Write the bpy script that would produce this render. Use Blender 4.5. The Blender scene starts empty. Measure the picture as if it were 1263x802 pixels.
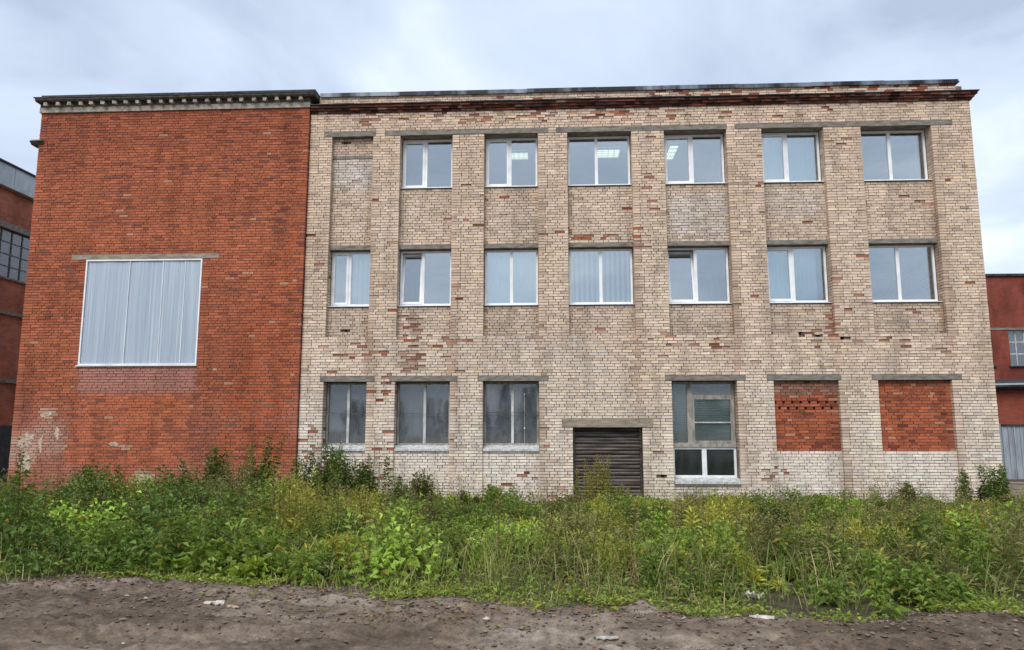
import bpy, math, random
import numpy as np
from mathutils import Vector, Matrix

rad = math.radians
rng = np.random.default_rng(7)
random.seed(7)
SC = bpy.context.scene
COL = SC.collection

# ------------------------------------------------------------------ camera
CAM_Y, CAM_Z = -19.5, 1.9
PITCH, YAW, FPX, PW, PH = rad(8.065), rad(-2.877), 910.0, 1263.0, 802.0
cam_d = bpy.data.cameras.new('camera')
cam = bpy.data.objects.new('camera', cam_d)
COL.objects.link(cam)
cam.location = (0, CAM_Y, CAM_Z)
cam.rotation_euler = (rad(90) + PITCH, 0, -YAW)
cam_d.sensor_fit = 'HORIZONTAL'
cam_d.sensor_width = 36.0
cam_d.lens = 36.0 * FPX / PW
cam_d.clip_end = 2000
SC.camera = cam

# ------------------------------------------------------------------ sky, sun, exposure
SUN_EL, SUN_AZ = rad(47), rad(200)          # azimuth clockwise from +Y: behind the camera, a little left
world = bpy.data.worlds.new('World')
SC.world = world
world.use_nodes = True


def N(nt, typ, **kw):
    n = nt.nodes.new(typ)
    for k, v in kw.items():
        if k == 'inp':
            for a, b in v.items():
                n.inputs[a].default_value = b
        else:
            setattr(n, k, v)
    return n


def L(nt, a, ao, b, bi):
    nt.links.new(a.outputs[ao], b.inputs[bi])


def ramp(nt, stops, interp='LINEAR'):
    r = nt.nodes.new('ShaderNodeValToRGB')
    r.color_ramp.interpolation = interp
    e = r.color_ramp.elements
    while len(e) < len(stops):
        e.new(0.5)
    for el, (p, c) in zip(e, stops):
        el.position = p
        el.color = (c[0], c[1], c[2], 1) if not isinstance(c, (int, float)) else (c, c, c, 1)
    return r


nt = world.node_tree
nt.nodes.clear()
out = N(nt, 'ShaderNodeOutputWorld')
bg = N(nt, 'ShaderNodeBackground', inp={'Strength': 0.1})
sky = N(nt, 'ShaderNodeTexSky', sky_type='NISHITA', sun_disc=False, sun_elevation=SUN_EL, sun_rotation=SUN_AZ,
        air_density=1.0, dust_density=2.0, ozone_density=1.0)
tc = N(nt, 'ShaderNodeTexCoord')
sep = N(nt, 'ShaderNodeSeparateXYZ')
L(nt, tc, 'Generated', sep, 0)
zz = N(nt, 'ShaderNodeMath', operation='MAXIMUM', inp={1: 0.0})
L(nt, sep, 'Z', zz, 0)
za = N(nt, 'ShaderNodeMath', operation='ADD', inp={1: 0.22})
L(nt, zz, 0, za, 0)
dx = N(nt, 'ShaderNodeMath', operation='DIVIDE')
dy = N(nt, 'ShaderNodeMath', operation='DIVIDE')
L(nt, sep, 'X', dx, 0); L(nt, za, 0, dx, 1)
L(nt, sep, 'Y', dy, 0); L(nt, za, 0, dy, 1)
cb = N(nt, 'ShaderNodeCombineXYZ')
L(nt, dx, 0, cb, 0); L(nt, dy, 0, cb, 1)
n1 = N(nt, 'ShaderNodeTexNoise', inp={'Scale': 1.5, 'Detail': 6.0, 'Roughness': 0.52, 'Distortion': 0.45})
L(nt, cb, 0, n1, 'Vector')
cr = ramp(nt, [(0.34, (3.0, 3.6, 4.6)), (0.44, (3.9, 4.55, 5.6)), (0.54, (4.6, 5.25, 6.3)), (0.66, (6.0, 6.6, 7.3))])
L(nt, n1, 'Fac', cr, 0)
mixs = N(nt, 'ShaderNodeMix', data_type='RGBA', inp={0: 0.9})
L(nt, sky, 0, mixs, 6)
L(nt, cr, 0, mixs, 7)
L(nt, mixs, 2, bg, 'Color')
L(nt, bg, 0, out, 'Surface')

sl = bpy.data.lights.new('sun', 'SUN')
sl.energy = 1.5
sl.angle = rad(34)
sl.color = (1.0, 0.955, 0.89)
so = bpy.data.objects.new('sun', sl)
COL.objects.link(so)
sdir = Vector((math.sin(SUN_AZ) * math.cos(SUN_EL), math.cos(SUN_AZ) * math.cos(SUN_EL), math.sin(SUN_EL)))
so.rotation_euler = sdir.to_track_quat('Z', 'Y').to_euler()
so.location = (0, -30, 40)

SC.view_settings.view_transform = 'Standard'
SC.view_settings.look = 'None'
SC.view_settings.gamma = 1
SC.view_settings.exposure = 0.8
SC.view_settings.use_curve_mapping = False
SC.cycles.max_bounces = 8
SC.cycles.transparent_max_bounces = 12

# ------------------------------------------------------------------ helpers
_cp, _sp, _cy, _sy = math.cos(PITCH), math.sin(PITCH), math.cos(YAW), math.sin(YAW)
_F = np.array([_sy * _cp, _cy * _cp, _sp]); _R = np.array([_cy, -_sy, 0]); _U = np.cross(_R, _F)


def at(px, py, Y):
    """point at depth Y (world) seen at pixel px, py of the photograph"""
    d = (px - PW / 2) / FPX * _R - (py - PH / 2) / FPX * _U + _F
    t = (Y - CAM_Y) / d[1]
    return Vector((d[0] * t, Y, CAM_Z + d[2] * t))


def atz(px, py, Z):
    d = (px - PW / 2) / FPX * _R - (py - PH / 2) / FPX * _U + _F
    t = (Z - CAM_Z) / d[2]
    return Vector((d[0] * t, CAM_Y + d[1] * t, Z))


def smooth(e0, e1, x):
    t = np.clip((x - e0) / (e1 - e0), 0, 1)
    return t * t * (3 - 2 * t)


_tab = np.random.default_rng(3).random((256, 256))


def vnoise(x, y):
    x = np.asarray(x, float); y = np.asarray(y, float)
    xi = np.floor(x).astype(int); yi = np.floor(y).astype(int)
    u = x - xi; v = y - yi
    u = u * u * (3 - 2 * u); v = v * v * (3 - 2 * v)
    g = lambda a, b: _tab[a & 255, b & 255]
    return (g(xi, yi) * (1 - u) + g(xi + 1, yi) * u) * (1 - v) + (g(xi, yi + 1) * (1 - u) + g(xi + 1, yi + 1) * u) * v


def fbm(x, y, o=4):
    s = 0; a = 0.5; t = 0
    for i in range(o):
        s = s + a * vnoise(x * 2 ** i + 17.3 * i, y * 2 ** i + 5.1 * i); t += a; a *= 0.5
    return s / t


def mk_mesh(name, v, loops, starts, totals, cols=None, smooth_=False):
    me = bpy.data.meshes.new(name)
    v = np.asarray(v, np.float32).reshape(-1, 3)
    loops = np.asarray(loops, np.int32).ravel()
    me.vertices.add(len(v)); me.vertices.foreach_set('co', v.ravel())
    me.loops.add(len(loops)); me.loops.foreach_set('vertex_index', loops)
    me.polygons.add(len(starts))
    me.polygons.foreach_set('loop_start', np.asarray(starts, np.int32))
    me.polygons.foreach_set('loop_total', np.asarray(totals, np.int32))
    me.update(calc_edges=True)
    if cols is not None:
        c = np.ones((len(starts), 4), np.float32)
        c[:, :3] = cols
        at_ = me.attributes.new('tint', 'FLOAT_COLOR', 'FACE')
        at_.data.foreach_set('color', c.ravel())
    me.polygons.foreach_set('use_smooth', np.full(len(starts), bool(smooth_)))
    me.validate()
    return me


def fixed_mesh(name, v, f, cols=None, smooth_=False):
    """v (N,3), f (M,k) uniform polygons"""
    f = np.asarray(f, np.int32); k = f.shape[1]
    return mk_mesh(name, v, f, np.arange(len(f)) * k, np.full(len(f), k), cols, smooth_)


class MB:
    """collects boxes, prisms and tubes into one mesh"""
    def __init__(s):
        s.v = []; s.f = []; s.c = []

    def poly(s, pts, faces, col=None):
        b = len(s.v)
        s.v += [tuple(p) for p in pts]
        for f in faces:
            s.f.append([b + i for i in f]); s.c.append(col or (1, 1, 1))

    def box(s, x0, x1, y0, y1, z0, z1, col=None, jit=0.0):
        p = [(x, y, z) for z in (z0, z1) for y in (y0, y1) for x in (x0, x1)]
        if jit:
            p = [(a + random.uniform(-jit, jit), b + random.uniform(-jit, jit), c + random.uniform(-jit, jit)) for a, b, c in p]
        s.poly(p, [(0, 2, 3, 1), (4, 5, 7, 6), (0, 1, 5, 4), (2, 6, 7, 3), (0, 4, 6, 2), (1, 3, 7, 5)], col)
        return s

    def profile_x(s, prof, x0, x1, col=None):
        """extrude a (y, z) profile along X; prof counter-clockwise seen from +X"""
        n = len(prof)
        s.poly([(x0, y, z) for y, z in prof] + [(x1, y, z) for y, z in prof],
               [(i, (i + 1) % n, n + (i + 1) % n, n + i)[::-1] for i in range(n)] + [tuple(range(n))[::-1], tuple(range(n, 2 * n))], col)
        return s

    def tube(s, pts, r, n=6, col=None):
        pts = [Vector(p) for p in pts]
        rs = r if isinstance(r, (list, tuple)) else [r] * len(pts)
        b = len(s.v)
        for i, p in enumerate(pts):
            d = (pts[min(i + 1, len(pts) - 1)] - pts[max(i - 1, 0)]).normalized()
            a = d.orthogonal().normalized(); c = d.cross(a)
            for k in range(n):
                t = 2 * math.pi * k / n
                s.v.append(tuple(p + (a * math.cos(t) + c * math.sin(t)) * rs[i]))
        for i in range(len(pts) - 1):
            for k in range(n):
                s.f.append([b + i * n + k, b + i * n + (k + 1) % n, b + (i + 1) * n + (k + 1) % n, b + (i + 1) * n + k]); s.c.append(col or (1, 1, 1))
        s.f.append([b + k for k in range(n)][::-1]); s.c.append(col or (1, 1, 1))
        s.f.append([b + (len(pts) - 1) * n + k for k in range(n)]); s.c.append(col or (1, 1, 1))
        return s

    def mesh(s, name, sm=False):
        lo = [i for f in s.f for i in f]
        to = [len(f) for f in s.f]
        st = np.concatenate([[0], np.cumsum(to)[:-1]]) if to else []
        return mk_mesh(name, s.v, lo, st, to, np.array(s.c), sm)

    def build(s, name, mat, parent=None, sm=False):
        return link(name, s.mesh(name, sm), mat, parent)


def link(name, me, mat, parent=None):
    if mat and not me.materials:
        me.materials.append(M[mat] if isinstance(mat, str) else mat)
    o = bpy.data.objects.new(name, me)
    COL.objects.link(o)
    if parent:
        o.parent = parent
        if parent.location.length:
            o.matrix_parent_inverse = Matrix.Translation(-parent.location)
    return o


def tag(o, label=None, cat=None, group=None, kind=None):
    if label: o['label'] = label
    if cat: o['category'] = cat
    if group: o['group'] = group
    if kind: o['kind'] = kind
    return o


def thing(name, label, cat, loc=(0, 0, 0), group=None):
    o = bpy.data.objects.new(name, None)
    o.empty_display_size = 0.3
    COL.objects.link(o)
    o.location = loc
    return tag(o, label, cat, group)


# ------------------------------------------------------------------ materials
M = {}


def mat(name, rough=0.8, metal=0.0, spec=0.3):
    m = bpy.data.materials.new(name); m.use_nodes = True
    nt = m.node_tree; b = nt.nodes['Principled BSDF']
    b.inputs['Roughness'].default_value = rough
    b.inputs['Metallic'].default_value = metal
    b.inputs['Specular IOR Level'].default_value = spec
    M[name] = m
    return nt, b


def pos(nt, scale=(1, 1, 1), obj=False):
    if obj:
        g = N(nt, 'ShaderNodeTexCoord'); o = 'Object'
    else:
        g = N(nt, 'ShaderNodeNewGeometry'); o = 'Position'
    mp = N(nt, 'ShaderNodeMapping'); mp.inputs['Scale'].default_value = scale
    L(nt, g, o, mp, 'Vector')
    return mp


def noise(nt, vec, scale, detail=4, rough=0.55):
    n = N(nt, 'ShaderNodeTexNoise', inp={'Scale': scale, 'Detail': detail, 'Roughness': rough})
    L(nt, vec, 0, n, 'Vector')
    return n


def mul(nt, a, ao, b, bo, fac=1.0, typ='MULTIPLY'):
    m = N(nt, 'ShaderNodeMix', data_type='RGBA', blend_type=typ, inp={0: fac})
    L(nt, a, ao, m, 6); L(nt, b, bo, m, 7)
    return m


def bump(nt, b, h, ho, strength=0.4, dist=0.01):
    n = N(nt, 'ShaderNodeBump', inp={'Strength': strength, 'Distance': dist})
    L(nt, h, ho, n, 'Height'); L(nt, n, 0, b, 'Normal')


def simple(name, c0, c1, scale=6, rough=0.8, metal=0, stretch=(1, 1, 1), bmp=0.3, dist=0.005, detail=5, spec=0.3, lo=0.35, hi=0.65):
    nt, b = mat(name, rough, metal, spec)
    p = pos(nt, stretch)
    n = noise(nt, p, scale, detail)
    r = ramp(nt, [(lo, c0), (hi, c1)])
    L(nt, n, 'Fac', r, 0); L(nt, r, 0, b, 'Base Color')
    if bmp: bump(nt, b, n, 'Fac', bmp, dist)
    return nt, b


# brick: face colour in the mesh, grain, soot and pitting on top
def brick_mat(name, streak=0.35):
    nt, b = mat(name, 0.9, 0, 0.15)
    a = N(nt, 'ShaderNodeAttribute', attribute_name='tint')
    p = pos(nt)
    n = noise(nt, p, 34, 5, 0.7)
    r = ramp(nt, [(0.25, 0.62), (0.5, 1.0), (0.8, 1.22)])
    L(nt, n, 'Fac', r, 0)
    m1 = mul(nt, a, 'Color', r, 0)
    ps = pos(nt, (1.6, 1.6, 0.22))
    n2 = noise(nt, ps, 1.7, 5, 0.6)
    r2 = ramp(nt, [(0.32, 1.0 - streak), (0.52, 1.0), (0.75, 1.1)])
    L(nt, n2, 'Fac', r2, 0)
    m2 = mul(nt, m1, 2, r2, 0)
    L(nt, m2, 2, b, 'Base Color')
    n3 = noise(nt, p, 80, 3, 0.7)
    bump(nt, b, n3, 'Fac', 0.5, 0.006)


brick_mat('pale_brick', 0.28)
brick_mat('red_brick', 0.25)
simple('mortar', (0.12, 0.09, 0.07), (0.27, 0.21, 0.17), 9, 0.95)
simple('mortar_red', (0.13, 0.06, 0.042), (0.27, 0.15, 0.115), 5, 0.95)
simple('concrete', (0.135, 0.12, 0.10), (0.27, 0.245, 0.21), 7, 0.9, bmp=0.5, stretch=(0.6, 1, 2))
simple('concrete_warm', (0.20, 0.17, 0.13), (0.36, 0.30, 0.235), 7, 0.9, bmp=0.5, stretch=(0.6, 1, 2))
simple('stone_light', (0.24, 0.21, 0.175), (0.46, 0.41, 0.35), 9, 0.9)
simple('slab_dark', (0.06, 0.053, 0.045), (0.15, 0.135, 0.115), 6, 0.9)
simple('roof_felt', (0.016, 0.018, 0.022), (0.05, 0.053, 0.06), 5, 0.7)
simple('roof_metal', (0.02, 0.022, 0.028), (0.20, 0.23, 0.27), 1.3, 0.45, 0.4, stretch=(0.9, 0.1, 0.1), lo=0.45, hi=0.6)
simple('pvc', (0.70, 0.72, 0.74), (0.86, 0.87, 0.88), 3, 0.35, bmp=0, spec=0.5)
simple('old_paint', (0.33, 0.33, 0.32), (0.62, 0.63, 0.62), 12, 0.7, stretch=(1, 1, 0.3))
simple('old_wood', (0.20, 0.185, 0.16), (0.40, 0.37, 0.325), 14, 0.8, stretch=(1, 1, 0.25))
simple('shutter_metal', (0.035, 0.028, 0.024), (0.13, 0.108, 0.095), 3.0, 0.5, 0.5, stretch=(0.5, 1, 5), bmp=0.3)
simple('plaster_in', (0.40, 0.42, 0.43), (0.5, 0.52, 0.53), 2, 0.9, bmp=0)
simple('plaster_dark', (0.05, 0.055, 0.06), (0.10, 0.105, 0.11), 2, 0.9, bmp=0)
simple('blind', (0.70, 0.86, 0.83), (0.80, 0.92, 0.90), 2, 0.9, bmp=0)
simple('curtain_old', (0.26, 0.31, 0.28), (0.42, 0.46, 0.42), 5, 0.9, stretch=(0.5, 1, 9), bmp=0.3)
simple('steel', (0.06, 0.055, 0.05), (0.16, 0.14, 0.12), 15, 0.6, 0.4)
simple('clad_metal', (0.30, 0.35, 0.36), (0.46, 0.51, 0.52), 2.5, 0.55, 0.2, stretch=(1, 1, 0.4))
simple('gate_metal', (0.22, 0.26, 0.30), (0.38, 0.42, 0.46), 2.5, 0.5, 0.2, stretch=(2, 2, 0.4))
simple('plaster_white', (0.36, 0.24, 0.17), (0.60, 0.50, 0.40), 12, 0.95)
simple('paper', (0.36, 0.32, 0.27), (0.62, 0.58, 0.52), 20, 0.9)
simple('scrap_wood', (0.34, 0.26, 0.18), (0.58, 0.48, 0.36), 18, 0.9, stretch=(0.3, 1, 1))
simple('brick_chunk', (0.30, 0.10, 0.05), (0.48, 0.2, 0.12), 25, 0.95)
simple('rubble', (0.26, 0.24, 0.21), (0.5, 0.47, 0.43), 18, 0.95)
simple('bark', (0.04, 0.03, 0.02), (0.09, 0.07, 0.05), 8, 0.95)
simple('insulator', (0.5, 0.5, 0.48), (0.7, 0.7, 0.68), 8, 0.5)


def glass(name, fac, tint, rough=0.0, dirt=0.0):
    m = bpy.data.materials.new(name); m.use_nodes = True
    nt = m.node_tree; nt.nodes.clear(); M[name] = m
    o = N(nt, 'ShaderNodeOutputMaterial')
    t = N(nt, 'ShaderNodeBsdfTransparent'); t.inputs[0].default_value = (*tint, 1)
    g = N(nt, 'ShaderNodeBsdfGlossy', inp={'Roughness': rough}); g.inputs[0].default_value = (0.97, 0.98, 1, 1)
    p = pos(nt)
    nn = noise(nt, p, 0.9, 1, 0.4)
    bp = N(nt, 'ShaderNodeBump', inp={'Strength': 0.12, 'Distance': 0.02})
    L(nt, nn, 'Fac', bp, 'Height'); L(nt, bp, 0, g, 'Normal')
    mx = N(nt, 'ShaderNodeMixShader', inp={0: fac})
    fr = N(nt, 'ShaderNodeFresnel', inp={'IOR': 1.45})
    ad = N(nt, 'ShaderNodeMath', operation='ADD', inp={1: fac}, use_clamp=True)
    L(nt, fr, 0, ad, 0); L(nt, ad, 0, mx, 0)
    L(nt, t, 0, mx, 1); L(nt, g, 0, mx, 2)
    last = mx
    if dirt:
        d = N(nt, 'ShaderNodeBsdfDiffuse'); d.inputs[0].default_value = (0.30, 0.34, 0.37, 1)
        n2 = noise(nt, pos(nt, (1, 1, 0.35)), 7, 6, 0.7)
        r = ramp(nt, [(0.3, dirt * 0.25), (0.75, dirt)])
        L(nt, n2, 'Fac', r, 0)
        m2 = N(nt, 'ShaderNodeMixShader')
        L(nt, r, 0, m2, 0); L(nt, mx, 0, m2, 1); L(nt, d, 0, m2, 2)
        last = m2
    L(nt, last, 0, o, 0)


glass('glass', 0.28, (0.80, 0.90, 0.93))
glass('glass_old', 0.07, (0.75, 0.80, 0.82), 0.03, 0.38)
glass('glass_dark', 0.02, (0.6, 0.7, 0.75), 0.02, 0.10)
glass('glass_blind', 0.03, (0.85, 0.9, 0.9), 0.05, 0.16)
glass('glass_far', 0.10, (0.5, 0.56, 0.6), 0.05, 0.45)

# ribbed translucent sheet
nt, b = mat('polycarbonate', 0.38, 0, 0.5)
n = noise(nt, pos(nt, (9, 9, 0.16)), 2.2, 6, 0.65)
r = ramp(nt, [(0.30, (0.34, 0.41, 0.50)), (0.55, (0.43, 0.50, 0.59)), (0.74, (0.64, 0.69, 0.73))])
L(nt, n, 'Fac', r, 0)
n5 = noise(nt, pos(nt, (26, 26, 0.1)), 2.0, 3, 0.5)
r5 = ramp(nt, [(0.35, 0.86), (0.65, 1.06)])
L(nt, n5, 'Fac', r5, 0)
m5 = mul(nt, r, 0, r5, 0)
L(nt, m5, 2, b, 'Base Color')
bump(nt, b, n5, 'Fac', 0.3, 0.01)

m = bpy.data.materials.new('lamp'); m.use_nodes = True; M['lamp'] = m
nt = m.node_tree; nt.nodes.clear()
o = N(nt, 'ShaderNodeOutputMaterial'); e = N(nt, 'ShaderNodeEmission', inp={'Strength': 1.15}); e.inputs[0].default_value = (1, 0.95, 0.62, 1)
L(nt, e, 0, o, 0)


def leaf_mat(name, trans=0.35, rough=0.55):
    m = bpy.data.materials.new(name); m.use_nodes = True; M[name] = m
    nt = m.node_tree; b = nt.nodes['Principled BSDF']; o = nt.nodes['Material Output']
    b.inputs['Roughness'].default_value = rough
    b.inputs['Specular IOR Level'].default_value = 0.35
    a = N(nt, 'ShaderNodeAttribute', attribute_name='tint')
    n = noise(nt, pos(nt), 40, 3, 0.6)
    r = ramp(nt, [(0.25, 0.8), (0.75, 1.45)])
    L(nt, n, 'Fac', r, 0)
    mm = mul(nt, a, 'Color', r, 0)
    L(nt, mm, 2, b, 'Base Color')
    t = N(nt, 'ShaderNodeBsdfTranslucent')
    tm = N(nt, 'ShaderNodeMix', data_type='RGBA', blend_type='MULTIPLY', inp={0: 1.0}); tm.inputs[7].default_value = (1.3, 1.35, 0.7, 1)
    L(nt, mm, 2, tm, 6); L(nt, tm, 2, t, 'Color')
    mx = N(nt, 'ShaderNodeMixShader', inp={0: trans})
    L(nt, b, 0, mx, 1); L(nt, t, 0, mx, 2); L(nt, mx, 0, o, 0)


leaf_mat('leaf', 0.28)

# soil
nt, b = mat('soil', 0.85, 0, 0.3)
p = pos(nt)
nA = noise(nt, pos(nt, (0.35, 1.3, 1)), 1.1, 6, 0.6)
rA = ramp(nt, [(0.33, (0.095, 0.068, 0.046)), (0.5, (0.205, 0.152, 0.112)), (0.66, (0.40, 0.33, 0.262))])
L(nt, nA, 'Fac', rA, 0)
nB = noise(nt, pos(nt, (0.7, 1.5, 1)), 9, 8, 0.78)
rB = ramp(nt, [(0.32, 0.34), (0.5, 1.0), (0.7, 1.7)])
L(nt, nB, 'Fac', rB, 0)
aL = N(nt, 'ShaderNodeAttribute', attribute_name='litter')
mL = N(nt, 'ShaderNodeMix', data_type='RGBA'); mL.inputs[7].default_value = (0.085, 0.07, 0.036, 1)
L(nt, aL, 'Fac', mL, 0); L(nt, rA, 0, mL, 6)
mB = mul(nt, mL, 2, rB, 0)
L(nt, mB, 2, b, 'Base Color')
rr = ramp(nt, [(0.35, 0.95), (0.7, 0.5)])
L(nt, nA, 'Fac', rr, 0); L(nt, rr, 0, b, 'Roughness')
nC = noise(nt, p, 38, 6, 0.75)
bump(nt, b, nC, 'Fac', 1.0, 0.035)

# far brick wall (pieces too small to tell apart)
def far_brick(name, c1, c2, mc, axis='xz'):
    nt, b = mat(name, 0.95, 0, 0.1)
    g = N(nt, 'ShaderNodeNewGeometry'); s = N(nt, 'ShaderNodeSeparateXYZ'); c = N(nt, 'ShaderNodeCombineXYZ')
    L(nt, g, 'Position', s, 0)
    L(nt, s, 'X' if axis == 'xz' else 'Y', c, 0); L(nt, s, 'Z', c, 1)
    br = N(nt, 'ShaderNodeTexBrick', offset=0.5, inp={'Scale': 1.0, 'Mortar Size': 0.008, 'Brick Width': 0.26, 'Row Height': 0.0755, 'Bias': -0.1})
    br.inputs['Color1'].default_value = (*c1, 1); br.inputs['Color2'].default_value = (*c2, 1); br.inputs['Mortar'].default_value = (*mc, 1)
    L(nt, c, 0, br, 'Vector')
    n = noise(nt, pos(nt, (1, 1, 0.5)), 1.3, 6, 0.65)
    r = ramp(nt, [(0.3, 0.6), (0.6, 1.1)])
    L(nt, n, 'Fac', r, 0)
    mm = mul(nt, br, 'Color', r, 0)
    L(nt, mm, 2, b, 'Base Color')
    bump(nt, b, br, 'Fac', 0.4, -0.01)


far_brick('far_red_y', (0.46, 0.15, 0.085), (0.32, 0.105, 0.065), (0.26, 0.17, 0.13), 'yz')
far_brick('far_red_x', (0.27, 0.06, 0.04), (0.20, 0.05, 0.035), (0.15, 0.08, 0.06), 'xz')
far_brick('side_pale', (0.5, 0.4, 0.28), (0.42, 0.33, 0.23), (0.15, 0.12, 0.1), 'yz')
far_brick('side_red', (0.34, 0.09, 0.05), (0.25, 0.07, 0.04), (0.15, 0.1, 0.08), 'yz')

# ------------------------------------------------------------------ ground
def edge_y(x):
    """front edge of the weeds (world Y) along X"""
    pts = [(-40, -11.2), (-6.5, -11.2), (-5.9, -11.2), (-5.4, -10.75), (-4.8, -10.8), (-3.56, -11.25), (-2.35, -11.45), (-1.6, -11.75), (-1.0, -11.55), (-0.2, -12.1), (0.6, -12.0), (0.9, -11.7),
           (1.4, -12.4), (1.9, -12.1), (2.5, -12.4), (3.1, -12.4), (3.7, -12.0), (5, -12.1), (6.5, -12.0), (40, -12.0)]
    return np.interp(x, [p[0] for p in pts], [p[1] for p in pts])


def ground_z(x, y):
    x = np.asarray(x, float); y = np.asarray(y, float)
    e = edge_y(x)
    base = 0.02 + 0.16 * smooth(-2.0, -11.0, y)
    r = smooth(e + 0.3, e - 0.5, y) * smooth(-60, -25, y)     # bare road
    ruts = (fbm(x * 0.35 + 3, y * 2.3, 4) - 0.5) * 0.13
    rough = smooth(0.35, 0.6, fbm(x * 0.5 + 20, y * 1.4, 2))
    clods = (np.abs(fbm(x * 2.2 + 9, y * 3.6, 4) - 0.5)) * 0.2 + (fbm(x * 6, y * 9, 3) - 0.5) * (0.03 + 0.09 * rough) + (0.5 - np.abs(fbm(x * 1.6 + 70, y * 6.5, 3) - 0.5) * 2) * 0.05
    wob = (fbm(x * 0.25 + 50, 0 * y, 2) - 0.5) * 0.7
    for yr in (-12.95, -13.35, -14.15, -14.6):
        q = y - yr - wob
        ruts = ruts - 0.05 * np.exp(-(q / 0.11) ** 2) + 0.035 * np.exp(-((np.abs(q) - 0.2) / 0.07) ** 2) * (0.3 + 1.2 * fbm(x * 1.7 + yr, y * 0 + yr, 2))
    berm = 0.05 * np.exp(-((y - e + 0.35) / 0.28) ** 2) * (0.4 + fbm(x * 0.9, y * 0.9, 2))
    z = base + r * (ruts + clods - 0.03) + berm
    return z + (1 - r) * (fbm(x * 0.8, y * 0.8, 3) - 0.5) * 0.05 * smooth(30, 10, np.abs(x))


gx = np.concatenate([[-700, -300, -120, -60, -30], np.arange(-20, -9, 0.25), np.arange(-9, 9, 0.035), np.arange(9, 20.01, 0.25), [30, 60, 120, 300, 700]])
gy = np.concatenate([[-700, -300, -120, -60, -30, -22], np.arange(-18, -15.4, 0.2), np.arange(-15.4, -10.2, 0.03), np.arange(-10.2, 0.3, 0.3), [3, 8, 20, 40, 80, 300, 900]])
GX, GY = np.meshgrid(gx, gy)
GZ = ground_z(GX, GY)
GZ = np.where(GY > 0.2, 0.0, GZ)
nx, ny = len(gx), len(gy)
idx = np.arange(nx * ny).reshape(ny, nx)
fq = np.stack([idx[:-1, :-1], idx[:-1, 1:], idx[1:, 1:], idx[1:, :-1]], -1).reshape(-1, 4)
g_o = link('ground', fixed_mesh('ground', np.stack([GX, GY, GZ], -1).reshape(-1, 3), fq, None, True), 'soil')
lt_ = g_o.data.attributes.new('litter', 'FLOAT', 'POINT')
lt_.data.foreach_set('value', (smooth(-0.15, 0.5, GY - edge_y(GX) + (fbm(GX * 2, GY * 2, 3) - 0.5) * 1.2) * (GY < 1)).astype(np.float32).ravel())
tag(g_o, 'dark muddy dirt road and bare soil under the weeds', 'ground', kind='structure')

# ------------------------------------------------------------------ masonry
C = 0.0755
JT = 0.0145
PAL = {}


def lay(rows, intervals, seed, edge_head=True):
    """bricks of a facade: for each course the solid x intervals -> list (row, x0, x1)"""
    rg = random.Random(seed)
    res = []
    prev_j = []
    for r in rows:
        js = []
        for a, b in intervals(r):
            x = a; first = True
            near = [j for j in prev_j if a < j < b]
            while b - x > 0.015:
                if first:
                    opts = [0.12, 0.185, 0.25] if r % 2 else [0.25, 0.185]
                    w = rg.choice(opts); first = False
                else:
                    opts = rg.choices([0.25, 0.12, 0.185], [0.62, 0.32, 0.06], k=4)
                    w = opts[0]
                    for o_ in opts + [0.185, 0.25, 0.12]:
                        if all(abs(x + o_ + JT / 2 - j) > 0.04 for j in near): w = o_; break
                w += rg.uniform(-0.004, 0.004)
                x1 = x + w
                if b - x1 < 0.085: x1 = b
                else: js.append(x1 + JT / 2)
                res.append((r, x, x1))
                x = x1 + JT
        prev_j = js
    return res


def brick_arrays(bl, yf, depth=0.115, jit=0.0022):
    """bl: array rows of x0,x1,z0,z1,recess -> verts (N,8,3)"""
    bl = np.asarray(bl, float)
    n = len(bl)
    x0, x1, z0, z1, rc = bl.T
    v = np.empty((n, 8, 3))
    for i, (a, y, z) in enumerate([(0, 0, 0), (1, 0, 0), (0, 1, 0), (1, 1, 0), (0, 0, 1), (1, 0, 1), (0, 1, 1), (1, 1, 1)]):
        v[:, i, 0] = np.where(a, x1, x0); v[:, i, 1] = yf + rc + (depth if y else 0); v[:, i, 2] = np.where(z, z1, z0)
    j = rng.normal(0, jit, (n, 8, 3)); j[:, [2, 3, 6, 7]] = 0
    return v + j


BF = np.array([(0, 1, 5, 4), (0, 4, 6, 2), (1, 3, 7, 5), (4, 5, 7, 6), (0, 2, 3, 1)])


def brick_mesh(name, v, cols):
    n = len(v)
    f = (np.arange(n)[:, None, None] * 8 + BF[None]).reshape(-1, 4)
    return fixed_mesh(name, v.reshape(-1, 3), f, np.repeat(cols, 5, 0))


_bc = {}


def single_brick(w, h, col, parent, matn, x, yf, z, proud=0.0):
    """one brick as an object of its own; alike bricks share a mesh"""
    k = (round(w, 2), round(h, 3), tuple(np.round(np.asarray(col) * 14).astype(int)), matn)
    if k not in _bc:
        w_ = w
        mb = MB()
        j = lambda: random.uniform(-0.002, 0.002)
        p = [(-w_ / 2 + j(), j(), j()), (w_ / 2 + j(), j(), j()), (-w_ / 2, 0.115, 0), (w_ / 2, 0.115, 0),
             (-w_ / 2 + j(), j(), h + j()), (w_ / 2 + j(), j(), h + j()), (-w_ / 2, 0.115, h), (w_ / 2, 0.115, h)]
        mb.poly(p, [tuple(f) for f in BF], tuple(float(c) for c in col))
        me = mb.mesh('brick'); me.materials.append(M[matn]); _bc[k] = me
    o = bpy.data.objects.new('brick', _bc[k])
    COL.objects.link(o)
    o.location = (x, yf - proud, z)
    o.parent = parent
    return o


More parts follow.
